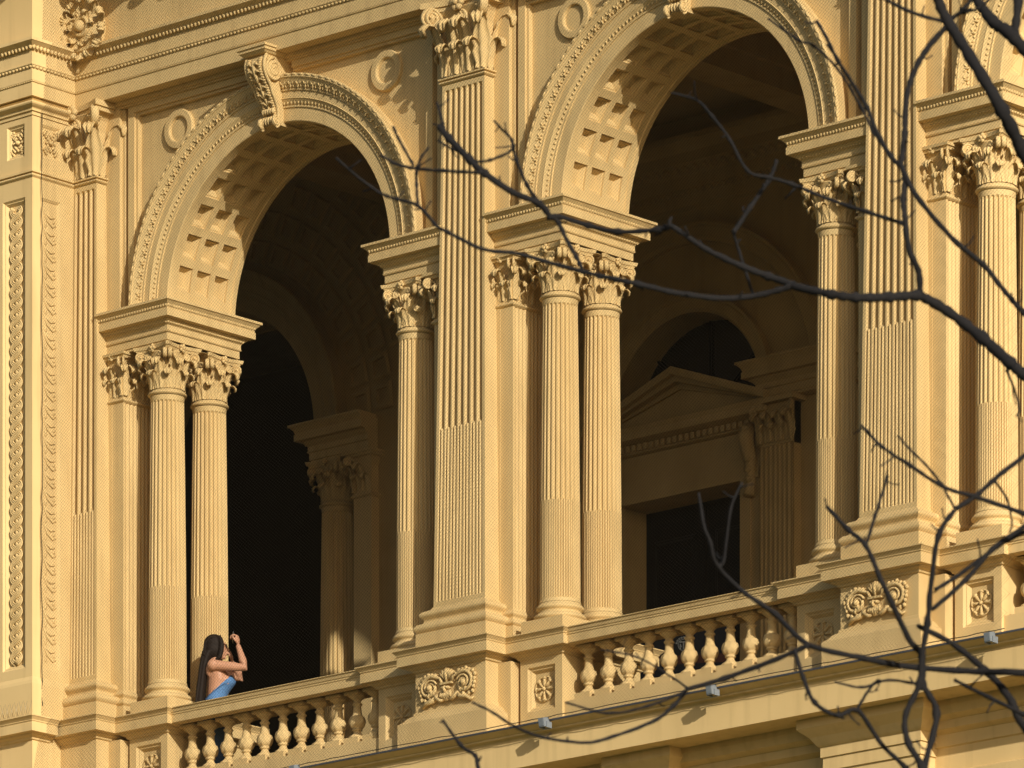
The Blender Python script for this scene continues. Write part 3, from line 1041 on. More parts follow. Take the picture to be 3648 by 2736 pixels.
    if inner:
        for ri in range(4):
            ra = 1.90 + 0.30 * ri; rb = ra + 0.25; da_ = 0.30 / (ra + 0.12)
            cm_ = MB()

            def Q(r, a, y):
                return (r * math.cos(a), y, r * math.sin(a))
            st = [(0.0, 0.385), (0.02, 0.36), (0.05, 0.36), (0.05, 0.395), (0.075, 0.395)]
            for (i0, y0_), (i1, y1_) in zip(st[:-1], st[1:]):
                A_ = [Q(ra + i0, -da_ / 2 + 0.01 + i0 / ra, y0_), Q(rb - i0, -da_ / 2 + 0.01 + i0 / ra, y0_), Q(rb - i0, da_ / 2 - 0.01 - i0 / ra, y0_), Q(ra + i0, da_ / 2 - 0.01 - i0 / ra, y0_)]
                B_ = [Q(ra + i1, -da_ / 2 + 0.01 + i1 / ra, y1_), Q(rb - i1, -da_ / 2 + 0.01 + i1 / ra, y1_), Q(rb - i1, da_ / 2 - 0.01 - i1 / ra, y1_), Q(ra + i1, da_ / 2 - 0.01 - i1 / ra, y1_)]
                cm_.add(A_ + B_, [(k_, 4 + k_, 4 + (k_ + 1) % 4, (k_ + 1) % 4) for k_ in range(4)])
            me_ = cm_.mesh("coffer_frame", mat)
            n_ = int(PI / da_)
            for i in range(n_):
                a = da_ * (i + 0.5) + (PI - n_ * da_) / 2
                if rb * math.sin(a) < ztop - 0.02 and abs(rb * math.cos(a)) < half + 0.4:
                    link("coffer_frame", me_, t, Matrix.Rotation(-a, 4, 'Y'))
    return t, cx


def keystone(t, yoff=0.0):
    # console in profile (y, z relative to arch centre); extruded across x
    z0 = 0
    W0, W1 = 0.122, 0.085
    spine = []
    for i in range(30):
        q = i / 29
        # S-curve of the front edge: large scroll above, small scroll below
        z = 1.985 - 0.60 * q
        y = 0.055 + 0.17 * (3 * q * q - 2 * q ** 3) - 0.045 * math.sin(PI * min(1, q * 2.2)) * (q < 0.46) + 0.03 * math.sin(PI * max(0, (q - 0.55) / 0.45))
        spine.append((y, z, W0 + (W1 - W0) * q))
    mb = MB(); vs = []
    for y, z, w in spine:
        vs += [(-w, y, z), (w, y, z), (w, 0.42, z), (-w, 0.42, z)]
    fs = []
    for i in range(29):
        a, b = i * 4, (i + 1) * 4
        fs += [(a, b, b + 1, a + 1), (a + 1, b + 1, b + 2, a + 2), (a + 3, b + 3, b, a)]
    fs += [(0, 1, 2, 3), (116, 119, 118, 117)]
    mb.add(vs, fs, False)
    ks = mb.build("keystone", PAINT, t, T(0, yoff, 0))
    # side scrolls
    for s in (-1, 1):
        mb = MB()
        for (cy, cz, R, tr, a0, dr) in ((0.150, 1.855, 0.108, 0.016, PI * 0.5, 1), (0.215, 1.410, 0.055, 0.012, -PI * 0.5, 1)):
            w = (W0 if cz > 1.6 else W1)
            pts = []; rad = []
            for i in range(40):
                q = i / 39; a = a0 + dr * q * 2.2 * 2 * PI
                r = R * (1 - 0.85 * q)
                pts.append((s * (w + 0.006 + 0.012 * q), cy + r * math.cos(a), cz + r * math.sin(a))); rad.append(tr * (1 - 0.4 * q))
            mb.tube(pts, rad, 6)
            mb.blob((s * w, cy, cz), (0.02, R * 0.9, R * 0.9), 14, 6)
        # edge rib following the S
        mb.tube([(s * (w_ + 0.0), y_ + 0.006, z_) for y_, z_, w_ in spine], 0.018, 6)
        mb.build("scroll", PAINT2, ks)
    # front: leaf spine and beads
    mb = MB()
    for i in range(2, 28):
        y, z, w = spine[i]
        for c, r in ((-0.62, 0.020), (0.62, 0.020)):
            mb.blob((w * c, y - 0.006, z), (0.026, 0.020, 0.014), 6, 4)
    mb.tube([(0, y - 0.012, z) for y, z, w in spine[3:24]], [0.024 - 0.014 * i / 20 for i in range(21)], 6)
    for s in (-1, 1):
        for j in range(6):
            y, z, w = spine[5 + j * 3]
            mb.tube([(0.01 * s, y - 0.012, z - 0.01), (s * 0.035, y - 0.028, z + 0.020), (s * 0.062, y - 0.022, z + 0.004)], [0.010, 0.014, 0.010], 5)
    for j in range(5):
        y, z, w = spine[27]
        mb.blob((-0.066 + 0.033 * j, y - 0.02, z - 0.0), (0.016, 0.026, 0.040), 7, 5)
        mb.blob((-0.06 + 0.03 * j, spine[23][0] - 0.025, spine[23][1]), (0.020, 0.026, 0.030), 7, 5)
    mb.build("acanthus", PAINT2, ks)
    MB().rect([(0, 1.985), (0.015, 1.99), (0.03, 2.005), (0.045, 2.012), (0.045, 2.035), (0.06, 2.04), (0.06, 2.062)], -0.125, 0.125, 0.03, 0.40).build("cap_moulding", PAINT, ks)
    return ks


def ring_medallion(t, x, z):
    mb = MB()
    prof = [(0.185, 0.405), (0.185, 0.372), (0.178, 0.364), (0.128, 0.362), (0.118, 0.366), (0.110, 0.385), (0.110, 0.393), (0.0, 0.393)]
    n = 40; k = len(prof); vs = []
    for i in range(n):
        a = 2 * PI * i / n
        vs += [(x + r * math.cos(a), y, z + r * math.sin(a)) for r, y in prof]
    mb.add(vs, [(i * k + j, i * k + j + 1, ((i + 1) % n) * k + j + 1, ((i + 1) % n) * k + j) for i in range(n) for j in range(k - 1)])
    mb.build("ring_ornament", PAINT, t)


def frame_bar(mb, x0, x1, z0, z1, y):
    mb.box(x0, x1, y, 0.41, z0, z1)


ARCH_LAB = {-1: "left coffered arch with scroll keystone above the woman", 0: "right coffered arch cropped at its crown behind branches", 1: "arch fragment at the upper right corner behind thick branches"}
for k in (-1, 0, 1):
    t, cx = arch(k, 0, ARCH_LAB[k])
    keystone(t)
    half = BAY / 2
    for s in (-1, 1):
        ring_medallion(t, s * 1.325, 1.655)
        mb = MB()
        xs = sorted((s * (half - 0.255), s * (half - 0.435)))
        mb.box(xs[0], xs[1], 0.297, 0.41, 0.02, 2.02)
        xs = sorted((s * (half - 0.435), s * (half - 0.470)))
        mb.box(xs[0], xs[1], 0.335, 0.41, 0.02, 2.02)
        xs = sorted((s * (half - 0.520), s * (half - 0.600)))
        mb.box(xs[0], xs[1], 0.325, 0.41, 0.02, 1.965)
        xs = sorted((s * (half - 0.600), s * (half - 0.625)))
        mb.box(xs[0], xs[1], 0.350, 0.41, 0.02, 1.945)
        mb.build("frame_stile", PAINT, t)
        xs = sorted((s * (half - 0.60), s * 0.18))
        mb = MB()
        mb.box(xs[0], xs[1], 0.326, 0.41, 1.905, 1.965)
        mb.box(xs[0], xs[1], 0.352, 0.41, 1.880, 1.9045)
        mb.build("frame_rail", PAINT, t)
    mb = MB()
    mb.box(-(half - 0.255), half - 0.255, 0.27, 0.41, 1.985, 2.03)
    mb.box(-(half - 0.255), half - 0.255, 0.301, 0.41, 1.965, 1.985)
    mb.build("top_rail", PAINT, t)

# ------------------------------------------------------------------ entablature
ent = thing("entablature", "long moulded entablature with bead and egg rows above the arches", "entablature", (0, 0, Z_ENT))
EPATH = [(-10, -0.43), (-5.50, -0.43), (-5.50, 0.13), (14, 0.13)]
z = lambda a: a - Z_ENT
MB().sweep([(-0.8, z(21.46)), (0.0, z(21.46)), (0.0, z(21.582)), (0.008, z(21.588)), (0.016, z(21.600)), (0.016, z(21.706)), (0.020, z(21.712)), (0.044, z(21.736)), (0.044, z(21.746)), (0.030, z(21.750)),
            (0.030, z(21.850)), (0.026, z(21.855)), (0.030, z(21.870)), (0.050, z(21.895)), (0.105, z(21.930)), (0.115, z(21.935)), (0.115, z(21.962)), (0.0, z(21.966))], EPATH).build("architrave", PAINT, ent)
MB().sweep([(-0.02, z(21.965)), (-0.02, z(22.70))], EPATH, caps=False).build("frieze", PAINT, ent)
for nm, out, zz, pitch, r in (("bead_row", 0.008, 21.592, 0.030, (0.0145, 0.007, 0.008)), ("leaf_row", 0.028, 21.722, 0.046, (0.022, 0.011, 0.016)), ("egg_row", 0.056, 21.898, 0.046, (0.022, 0.018, 0.030))):
    mb = MB()
    bead_row(mb, (-7.5, -0.43 - out, z(zz)), (-5.50 + out, -0.43 - out, z(zz)), pitch, r)
    bead_row(mb, (-5.50 + out, -0.43 - out, z(zz)), (-5.50 + out, 0.13 - out, z(zz)), pitch, r)
    bead_row(mb, (-5.50 + out, 0.13 - out, z(zz)), (3.0, 0.13 - out, z(zz)), pitch, r)
    o = mb.build(nm, PAINT2, ent); o["kind"] = "stuff"
# leafy boss in the frieze corner beside the tower
t = thing("leaf_boss", "carved leafy rosette in the frieze corner beside the tower", "ornament", (-5.27, 0.14, 22.13))
mb = MB(); rnd = random.Random(5)
bl = leaf_mb(0.24, 0.13, 0.8)
mb.blob((0, -0.03, 0), (0.19, 0.10, 0.22), 14, 8)
mb.blob((-0.03, -0.15, 0.03), (0.055, 0.05, 0.055), 10, 6)
mb.tube([(-0.03 + 0.085 * math.cos(2 * PI * i / 16), -0.125, 0.03 + 0.085 * math.sin(2 * PI * i / 16)) for i in range(17)], 0.022, 6)
mb.build("core", PAINT2, t)
bm_ = bl.mesh("leaf", PAINT2)
for i in range(11):
    a = 2 * PI * i / 11
    link("leaf", bm_, t, T(0, -0.055, 0) @ Matrix.Rotation(a, 4, 'Y') @ T(0, -0.01, 0.06))
for i in range(7):
    a = 2 * PI * (i + 0.5) / 7
    link("leaf", bm_, t, T(-0.02, -0.10, 0.01) @ Matrix.Rotation(a, 4, 'Y') @ T(0, 0, 0.03) @ Matrix.Scale(0.6, 4))

# ------------------------------------------------------------------ corner tower
tw = thing("corner_tower", "projecting corner tower with guilloche panel at the left edge", "tower", (-5.56, -0.37, 14.6))
X1, Y0 = -5.56, -0.37
LX = lambda x: x - X1
LY = lambda y: y - Y0
LZ = lambda a: a - 14.6
mb = MB()
# front face with a tall hole and a small hole, right face likewise
pf = dict(x0=-5.96, x1=-5.655, z0=16.14, z1=20.55); pf2 = dict(x0=-5.90, x1=-5.665, z0=20.93, z1=21.24)
for za, zb, h in ((14.6, 20.74, pf), (20.74, 21.6, pf2)):
    m2 = holed_front(-10, X1, za, zb, h['x0'], h['x1'], h['z0'], h['z1'], Y0)
    mb.merge(m2, T(-X1, -Y0, -14.6))
RQ = Matrix(((0, -1, 0, 0), (1, 0, 0, 0), (0, 0, 1, 0), (0, 0, 0, 1)))     # front face (x, y) -> right face
pr = dict(y0=-0.255, y1=-0.005, z0=16.14, z1=20.55); pr2 = dict(y0=-0.25, y1=0.00, z0=20.93, z1=21.24)
for za, zb, h in ((14.6, 20.74, pr), (20.74, 21.6, pr2)):
    m2 = holed_front(-0.37, 0.45, za, zb, h['y0'], h['y1'], h['z0'], h['z1'], 0.0)
    mb.merge(m2, T(0, -Y0, -14.6) @ RQ)
mb.build("wall", PAINT, tw)
fm = MB()
for h in (pf, pf2):
    fm = frame_mb(h['x0'], h['x1'], h['z0'], h['z1'], 0.05, 0.045, Y0)
    m2 = MB().merge(fm, T(-X1, -Y0, -14.6)); m2.build("panel", PAINT, tw)
for h in (pr, pr2):
    fm = frame_mb(h['y0'], h['y1'], h['z0'], h['z1'], 0.025, 0.02, 0.0)
    m2 = MB().merge(fm, T(0, -Y0, -14.6) @ RQ); m2.build("panel", PAINT, tw)
# guilloche
mb = MB(); xc = LX((pf['x0'] + pf['x1']) / 2); nz = 330
for ph in (0, PI):
    for off in (-0.016, 0.0, 0.016):
        pts = []
        for i in range(nz + 1):
            zz = 16.20 + 4.28 * i / nz
            a = (zz - 16.20) / 0.215 * 2 * PI + ph
            pts.append((xc + (0.062 + 0) * math.sin(a) + off * 1.0, 0.032 - 0.006 * math.cos(a), LZ(zz) + off * 0.9 * math.cos(a) * (-1)))
        mb.tube(pts, 0.0095, 5)
for i in range(39):
    mb.blob((xc, 0.042, LZ(16.20 + 0.0538 + 0.1075 * i)), (0.026, 0.018, 0.026), 8, 5)
mb.build("guilloche", PAINT2, tw)
# leaf trail on the right face
mb = MB(); yc = LY((pr['y0'] + pr['y1']) / 2)
for i in range(26):
    z0 = LZ(16.22) + 0.163 * i
    mb.tube([(-0.012, yc - 0.09, z0 + 0.17), (-0.002, yc - 0.03, z0 + 0.06), (-0.004, yc + 0.04, z0 + 0.01), (-0.010, yc + 0.085, z0 + 0.03)], [0.006, 0.012, 0.010, 0.005], 6)
    mb.tube([(-0.012, yc - 0.06, z0 + 0.13), (0.0, yc + 0.01, z0 + 0.09), (-0.010, yc + 0.07, z0 + 0.10)], [0.005, 0.010, 0.004], 6)
    mb.blob((-0.008, yc + 0.055, z0 + 0.06), (0.010, 0.018, 0.016), 6, 4)
    mb.blob((-0.008, yc - 0.05, z0 + 0.02), (0.010, 0.014, 0.03), 6, 4)
mb.v = [(x * 0.55 - 0.012, y, zq) for x, y, zq in mb.v]
mb.build("leaf_trail", PAINT2, tw)


def foliage_square(r):
    mb = MB(); rd = random.Random(11)
    mb.blob((0, -0.012, 0), (r * 0.25, 0.03, r * 0.22), 10, 6)
    for i in range(4):
        a = PI / 4 + i * PI / 2
        for j in range(3):
            rr = r * (0.45 + 0.28 * j)
            for dd in (-0.18, 0.0, 0.18):
                mb.blob((rr * math.cos(a + dd), -0.006, 1.25 * rr * math.sin(a + dd)), (r * 0.13, 0.018, r * 0.14), 6, 4)
        a += PI / 4
        mb.blob((r * 0.55 * math.cos(a), -0.006, 1.25 * r * 0.55 * math.sin(a)), (r * 0.15, 0.018, r * 0.17), 6, 4)
    return mb


fq = foliage_square(0.10)
MB().merge(fq, T(LX(-5.7825), 0.04, LZ(21.085))).build("foliage", PAINT2, tw)
MB().merge(fq, T(0, LY(-0.125), LZ(21.085)) @ RQ @ T(0, 0.014, 0)).build("foliage", PAINT2, tw)
TP = [(LX(-10), 0.0), (0.0, 0.0), (0.0, LY(0.16))]
MB().sweep([(-0.01, LZ(20.715))] + [(0.004, LZ(20.72))] + torus_prof(0.004, LZ(20.722), LZ(20.760), 0.02) + [(0.03, LZ(20.765)), (0.03, LZ(20.785)), (-0.01, LZ(20.79))], TP, caps=False).build("astragal", PAINT, tw)
MB().sweep([(-0.01, LZ(21.30)), (0.012, LZ(21.30)), (0.012, LZ(21.33)), (0.030, LZ(21.335)), (0.030, LZ(21.352))] + torus_prof(0.035, LZ(21.36), LZ(21.43), 0.045) + [(0.05, LZ(21.44)), (-0.01, LZ(21.458))], TP, caps=False).build("upper_moulding", PAINT, tw)
MB().sweep(shift(CAP_PROF, LZ(ZCAP)), [(LX(-10), 0.0), (0.0, 0.0), (0.0, LY(0.0) - 0.155)], caps=False).build("cap", PAINT, tw)
MB().sweep([(0.0, LZ(15.66)), (0.03, LZ(15.66)), (0.03, LZ(15.98)), (0.022, LZ(16.01)), (0.0, LZ(16.05))], TP, caps=False).build("plinth", PAINT, tw)
mb = MB()
for i in range(16):
    for d in (-0.05, 0.05):
        x = -6.2 + 0.062 * i
        if x < -5.50:
            mb.tube([(x, -0.47, 15.655), (x + d * 0.7, -0.47 + d * 0.4, 15.80)], 0.0016, 4)
sp = mb.build("bird_spikes", STEEL)
tag(sp, "thin wire bird spikes on the tower ledge at lower left", "bird spikes")

# ------------------------------------------------------------------ balcony cornice and lower storey details
led = thing("balcony_cornice", "long projecting cornice carrying the balustrades, dark flashed edge", "cornice", (0, 0, 14.0))
LP = [(-14, -0.74), (-5.25, -0.74), (-5.25, 0.05), (14, 0.05)]
zz = lambda a: a - 14.0
LPROF = [(-0.17, zz(13.98)), (-0.13, zz(14.0)), (-0.13, zz(14.10)), (-0.06, zz(14.13)), (-0.06, zz(14.20)), (0.02, zz(14.23)), (0.04, zz(14.30)), (0.04, zz(14.345)), (0.38, zz(14.350)), (0.38, zz(14.580)), (0.372, zz(14.585)),
         (0.374, zz(14.600)), (0.384, zz(14.610)), (0.418, zz(14.622)), (0.418, zz(14.636)), (0.430, zz(14.642)), (0.480, zz(14.668)), (0.490, zz(14.672))]
MB().sweep(LPROF + [(0.490, zz(14.688)), (-0.30, zz(14.70))], LP).build("moulding", PAINT, led)
MB().sweep([(0.478, zz(14.6760)), (0.496, zz(14.6760)), (0.496, zz(14.692)), (0.30, zz(14.702))], LP, caps=False).build("flashing", ZINC, led)


def lower_cap(x0, x1, y, label):
    t = thing("lower_pilaster", label, "pilaster", ((x0 + x1) / 2, y, 13.0))
    w = (x1 - x0) / 2
    MB().box(-w, w, 0.0, 0.25, -13.0, 0.93).build("shaft", PAINT, t)
    MB().sweep([(0.0, 0.92), (0.018, 0.925), (0.018, 1.03), (0.034, 1.035), (0.034, 1.12), (0.045, 1.125), (0.06, 1.14), (0.10, 1.20), (0.17, 1.26), (0.18, 1.27), (0.18, 1.348)],
               [(-w, 0.25), (-w, 0.0), (w, 0.0), (w, 0.25)], caps=False).build("stepped_cap", PAINT, t)
    return t


for k in (-1, 0, 1):
    lower_cap(PXS[k] - 0.585, PXS[k] + 0.44, 0.0, {-1: "stepped pilaster cap below the left pedestal", 0: "stepped pilaster cap below the middle pedestal", 1: "stepped pilaster cap under the cornice at lower right"}[k])
lower_cap(1.52, 1.95, 0.03, "narrow stepped bracket block under the cornice at bottom centre")
t = thing("string_course", "flat stepped band on the wall under the balcony cornice", "moulding", (0, 0.20, 13.35))
MB().sweep([(0.0, 0.0), (0.03, 0.01), (0.03, 0.30), (0.05, 0.31), (0.05, 0.42), (0.0, 0.44)], [(-14, 0.0), (14, 0.0)]).build("band", PAINT, t)

# small grey floodlights on the cornice edge
lamp_lab = ["grey box floodlight on the cornice edge below the middle pedestal", "grey box floodlight on the cornice edge below the right balustrade",
            "grey box floodlight on the cornice edge at far right", "grey box floodlight on the cornice edge at bottom left"]
lmb = MB().box(-0.040, 0.040, -0.045, 0.045, 0.0, 0.095).mesh("housing", LAMPM)
lbr = MB().box(-0.055, -0.041, -0.02, 0.06, -0.015, 0.05).box(0.041, 0.055, -0.02, 0.06, -0.015, 0.05).box(-0.055, 0.055, 0.04, 0.06, -0.018, -0.012).mesh("bracket", LAMPM)
lgl = MB().box(-0.034, 0.034, -0.050, -0.046, 0.010, 0.085).mesh("lens", LAMPM)
for lab, (u, v) in zip(lamp_lab, ((1176, 1562), (1538, 1492), (2139, 1378), (638, 1664))):
    # on the plane y = -0.50
    P0 = px(u, v, 62.0); d = (P0 - CAM); q = (-0.50 - CAM.y) / d.y; P0 = CAM + d * q
    t = thing("floodlight", lab, "floodlight", (P0.x, -0.50, P0.z - 0.03), "floodlights on the cornice edge")
    t.scale = (0.8, 0.8, 0.8)
    link("housing", lmb, t, Matrix.Rotation(0.2, 4, 'X')); link("bracket", lbr, t); link("lens", lgl, t, Matrix.Rotation(0.2, 4, 'X'))

# ------------------------------------------------------------------ inside the loggia
DY = 4.15
t, cx = arch(-2 if False else -1, DY, "dim inner arch seen through the left arch", inner=True, mat=INNER, omat=INNER) if False else (None, None)
PXS[-2] = PXS[-1] - BAY
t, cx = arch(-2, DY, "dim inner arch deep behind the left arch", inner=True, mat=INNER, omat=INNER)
column(PXS[-1] - CX, 0.49 + DY, "dim inner column standing left of its pair inside the left arch")
column(PXS[-1] - CX, 1.05 + DY, "dim inner rear column hidden in shadow inside the left arch")
impost(-1, -1, DY, "dim inner impost block above the shaded columns in the left arch")
anta(-1, -1, DY, "dim inner flat pilaster beside the shaded column in the left arch")
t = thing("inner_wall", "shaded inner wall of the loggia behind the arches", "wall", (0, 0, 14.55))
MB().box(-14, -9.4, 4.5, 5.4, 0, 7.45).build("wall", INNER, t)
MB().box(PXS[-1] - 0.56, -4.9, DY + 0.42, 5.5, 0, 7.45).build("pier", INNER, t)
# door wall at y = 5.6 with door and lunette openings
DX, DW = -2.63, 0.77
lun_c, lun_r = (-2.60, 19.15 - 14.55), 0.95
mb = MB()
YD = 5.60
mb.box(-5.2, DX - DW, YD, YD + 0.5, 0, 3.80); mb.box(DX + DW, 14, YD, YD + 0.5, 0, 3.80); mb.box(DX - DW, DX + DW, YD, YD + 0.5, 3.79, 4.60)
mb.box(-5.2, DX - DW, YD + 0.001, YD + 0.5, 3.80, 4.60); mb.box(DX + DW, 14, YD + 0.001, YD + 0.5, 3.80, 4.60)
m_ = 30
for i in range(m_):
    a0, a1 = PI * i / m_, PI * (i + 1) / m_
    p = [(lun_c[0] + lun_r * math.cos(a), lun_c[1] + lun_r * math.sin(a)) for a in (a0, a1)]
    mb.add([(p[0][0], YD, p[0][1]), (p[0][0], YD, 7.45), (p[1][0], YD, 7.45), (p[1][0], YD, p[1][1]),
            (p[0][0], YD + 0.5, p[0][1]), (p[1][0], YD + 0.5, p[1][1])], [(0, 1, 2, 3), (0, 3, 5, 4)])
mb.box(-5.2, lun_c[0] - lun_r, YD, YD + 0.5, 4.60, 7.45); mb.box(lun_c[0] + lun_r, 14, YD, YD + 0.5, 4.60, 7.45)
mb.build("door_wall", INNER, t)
# ring moulding round the lunette and a larger blind arch with a scroll keystone
for R0, R1, yy, nm in ((0.95, 1.12, 5.54, "lunette_moulding"), (1.62, 1.80, 5.50, "blind_arch_moulding")):
    mb = MB(); vs = []
    pr_ = [(R0, YD + 0.01), (R0, yy + 0.03), (R0 + 0.03, yy), (R1 - 0.05, yy), (R1 - 0.03, yy - 0.03), (R1, yy - 0.03), (R1, YD + 0.01)]
    for i in range(49):
        a = PI * i / 48
        vs += [(lun_c[0] + r * math.cos(a), y, lun_c[1] + r * math.sin(a)) for r, y in pr_]
    kk = len(pr_)
    mb.add(vs, [(i * kk + j, i * kk + j + 1, (i + 1) * kk + j + 1, (i + 1) * kk + j) for i in range(48) for j in range(kk - 1)])
    mb.build(nm, INNER, t)
MB().sweep([(0, 6.55), (0.05, 6.58), (0.05, 6.70), (0.09, 6.74), (0.09, 6.86), (0.20, 6.95), (0.20, 7.05), (0.28, 7.14), (0.28, 7.2), (0, 7.2)], [(-5.2, YD), (14, YD)]).build("cornice", INNER, t)
mb = MB()
bead_row(mb, (-5.1, YD - 0.07, 6.71), (3, YD - 0.07, 6.71), 0.09, (0.03, 0.03, 0.03)); bead_row(mb, (-5.1, YD - 0.15, 6.90), (3, YD - 0.15, 6.90), 0.12, (0.04, 0.05, 0.04))
o = mb.build("dentils", INNER, t); o["kind"] = "stuff"
# glazing of the lunette
gl = thing("lunette_window", "black half-round window above the shaded pediment", "window", (lun_c[0], YD + 0.35, lun_c[1] + 14.55))
vs = [(lun_r * math.cos(PI * i / 30), 0, lun_r * math.sin(PI * i / 30)) for i in range(31)]
MB().add(vs + [(x, 0.03, z_) for x, y, z_ in vs], [tuple(range(30, -1, -1)), tuple(range(31, 62))]).build("pane", DARK, gl)
mb = MB()
for a in (45, 90, 135):
    r = math.radians(a); mb.tube([(0, -0.02, 0), (lun_r * math.cos(r), -0.02, lun_r * math.sin(r))], 0.018, 4)
mb.build("glazing_bar", DOORM, gl)
# door with its surround and pediment
dr = thing("pedimented_door", "tall dark doorway with shaded triangular pediment inside the right arch", "door", (DX, YD, 14.55))
MB().box(-DW, -0.01, 0.30, 0.36, 0, 3.79).build("door_leaf", DOORM, dr); MB().box(0.01, DW, 0.30, 0.36, 0, 3.79).build("door_leaf", DOORM, dr)
for x in (-0.39, 0.39):
    for za, zb in ((0.2, 1.1), (1.3, 3.5)):
        MB().merge(frame_mb(x - 0.27, x + 0.27, za, zb, 0.05, -0.02, 0.298)).build("door_panel", DOORM, dr)
fw = 0.23
MB().box(-DW - fw, -DW, -0.08, 0.0, 0, 3.79).box(-DW - fw * 0.55, -DW, -0.10, -0.08, 0, 3.79).build("jamb", INNER, dr)
MB().box(DW, DW + fw, -0.08, 0.0, 0, 3.79).box(DW, DW + fw * 0.55, -0.10, -0.08, 0, 3.79).build("jamb", INNER, dr)
MB().box(-DW - fw, DW + fw, -0.081, 0.0, 3.791, 4.02).box(-DW - fw, DW + fw, -0.10, -0.082, 3.791, 3.90).build("lintel", INNER, dr)
MB().box(-DW - fw, DW + fw, -0.05, 0.0, 4.02, 4.26).build("frieze", INNER, dr)
hw_ = 1.17
MB().sweep([(0, 4.26), (0.06, 4.28), (0.06, 4.36), (0.17, 4.39), (0.17, 4.46), (0.20, 4.50), (0.0, 4.51)], [(-hw_ + 0.2, 0.0), (-hw_ + 0.2, -0.03), (hw_ - 0.2, -0.03), (hw_ - 0.2, 0.0)], caps=False).build("pediment_cornice", INNER, dr)
mb = MB(); apex = 4.93
mb.add([(-hw_ + 0.05, -0.06, 4.50), (hw_ - 0.05, -0.06, 4.50), (0, -0.06, apex - 0.06)], [(0, 1, 2)])
mb.build("tympanum", INNER, dr)
for s in (-1, 1):
    mb = MB()
    for (ya, yb, t0, t1) in ((-0.23, 0.0, 0.0, 0.075), (-0.17, 0.0, -0.06, 0.0), (-0.09, 0.0, -0.12, -0.06)):
        sl_ = (apex - 4.50) / hw_
        A = [(s * hw_, 4.505 + t0), (0, apex + t0), (0, apex + t1), (s * hw_, 4.505 + t1)]
        A = [(x, max(z_, 4.505)) for x, z_ in A]
        vs = [(x, ya, z_) for x, z_ in A] + [(x, yb, z_) for x, z_ in A]
        mb.add(vs, [(0, 1, 2, 3), (4, 7, 6, 5), (0, 4, 5, 1), (2, 6, 7, 3), (0, 3, 7, 4)])
    mb.build("raking_cornice", INNER, dr)
mb = MB()
for i in range(26):
    x = -0.95 + 1.9 * i / 25
    mb.box(x - 0.022, x + 0.022, -0.13, -0.06, 4.295, 4.355)
o = mb.build("dentil_row", INNER, dr); o["kind"] = "stuff"
for s in (-1, 1):
    mb = MB()
    mb.tube([(s * (DW + 0.14), -0.12, 4.28), (s * (DW + 0.14), -0.19, 4.16), (s * (DW + 0.14), -0.11, 3.95), (s * (DW + 0.14), -0.10, 3.72), (s * (DW + 0.14), -0.14, 3.62)], [0.07, 0.085, 0.06, 0.045, 0.06], 8)
    for i in range(7):
        mb.blob((s * (DW + 0.14), -0.20 + 0.012 * i, 4.25 - 0.095 * i), (0.05, 0.03, 0.035), 7, 4)
    mb.build("console", INNER, dr)
# fluted pilaster and impost right of the door
wp = thing("inner_fluted_pilaster", "shaded fluted pilaster right of the pedimented door", "pilaster", (-1.38, 5.50, 14.55))
mb = MB(); cols = []
for i in range(7):
    a = -0.20 + 0.4 * i / 7
    for q, d in ((0, 0), (0.15, 0), (0.35, 0.02), (0.55, 0.025), (0.8, 0.02), (0.98, 0)):
        cols.append((a + q * 0.4 / 7, d))
cols.append((0.20, 0))
kk = len(cols)
mb.add([(x, -0.03 + d, 1.1) for x, d in cols] + [(x, -0.03 + d, 4.05) for x, d in cols], [(i, i + 1, kk + i + 1, kk + i) for i in range(kk - 1)])
mb.box(-0.2, 0.2, 0.0, 0.12, 0.0, 4.5); mb.box(-0.23, 0.23, -0.06, 0.1, 0.0, 1.1); mb.box(-0.27, 0.27, -0.10, 0.1, 1.02, 1.10)
mb.build("shaft", INNER, wp)
mb = MB().box(-0.2, 0.2, -0.03, 0.1, 4.05, 4.45).box(-0.27, 0.27, -0.11, 0.1, 4.45, 4.50)
cpt = mb.build("capital", INNER, wp)
il1 = leaf_mb(0.165, 0.115).mesh("leaf", INNER); il2 = leaf_mb(0.27, 0.115, 0.8).mesh("leaf", INNER)
iv = volute_mb(0.043, (0.105, 0.150), 0.013).mesh("volute", INNER)
for x in (-0.13, 0, 0.13):
    link("leaf", il1, cpt, T(x, -0.03, 4.08))
for x in (-0.19, -0.065, 0.065, 0.19):
    link("leaf", il2, cpt, T(x, -0.03, 4.08))
for s in (-1, 1):
    link("volute", iv, cpt, T(s * 0.14, -0.04, 4.28) @ RZ(-0.6 if s > 0 else PI + 0.6))
    link("volute", iv, cpt, T(s * 0.03, -0.06, 4.25) @ RZ(PI * (s < 0)))
MB().rect(shift(IMPOST_PROF, 4.50 - 19.105), -0.22, 1.2, -0.03, 0.1).build("impost", INNER, wp)

# emblem banner inside
bn = thing("emblem_banner", "dark navy banner with round pale emblem behind the right balusters", "banner", (0, 0, 14.55))
P0 = px(2436 / 1.6492, 2300 / 1.6492, 62); d = P0 - CAM; yb_ = 3.6; q = (yb_ - CAM.y) / d.y; P1 = CAM + d * q
bn.location = (P1.x, yb_, 14.55); bn.rotation_euler = (0, 0, math.radians(30))
hz = P1.z - 14.55
MB().box(-0.42, 0.42, 0.0, 0.02, 0.05, hz + 0.20).build("cloth", NAVY, bn)
MB().box(-0.45, 0.45, -0.08, 0.10, 0.0, 0.05).build("foot", BLACKM, bn)
mb = MB()
R = 0.125
ring = [(R * math.cos(2 * PI * i / 32), R * math.sin(2 * PI * i / 32)) for i in range(32)]


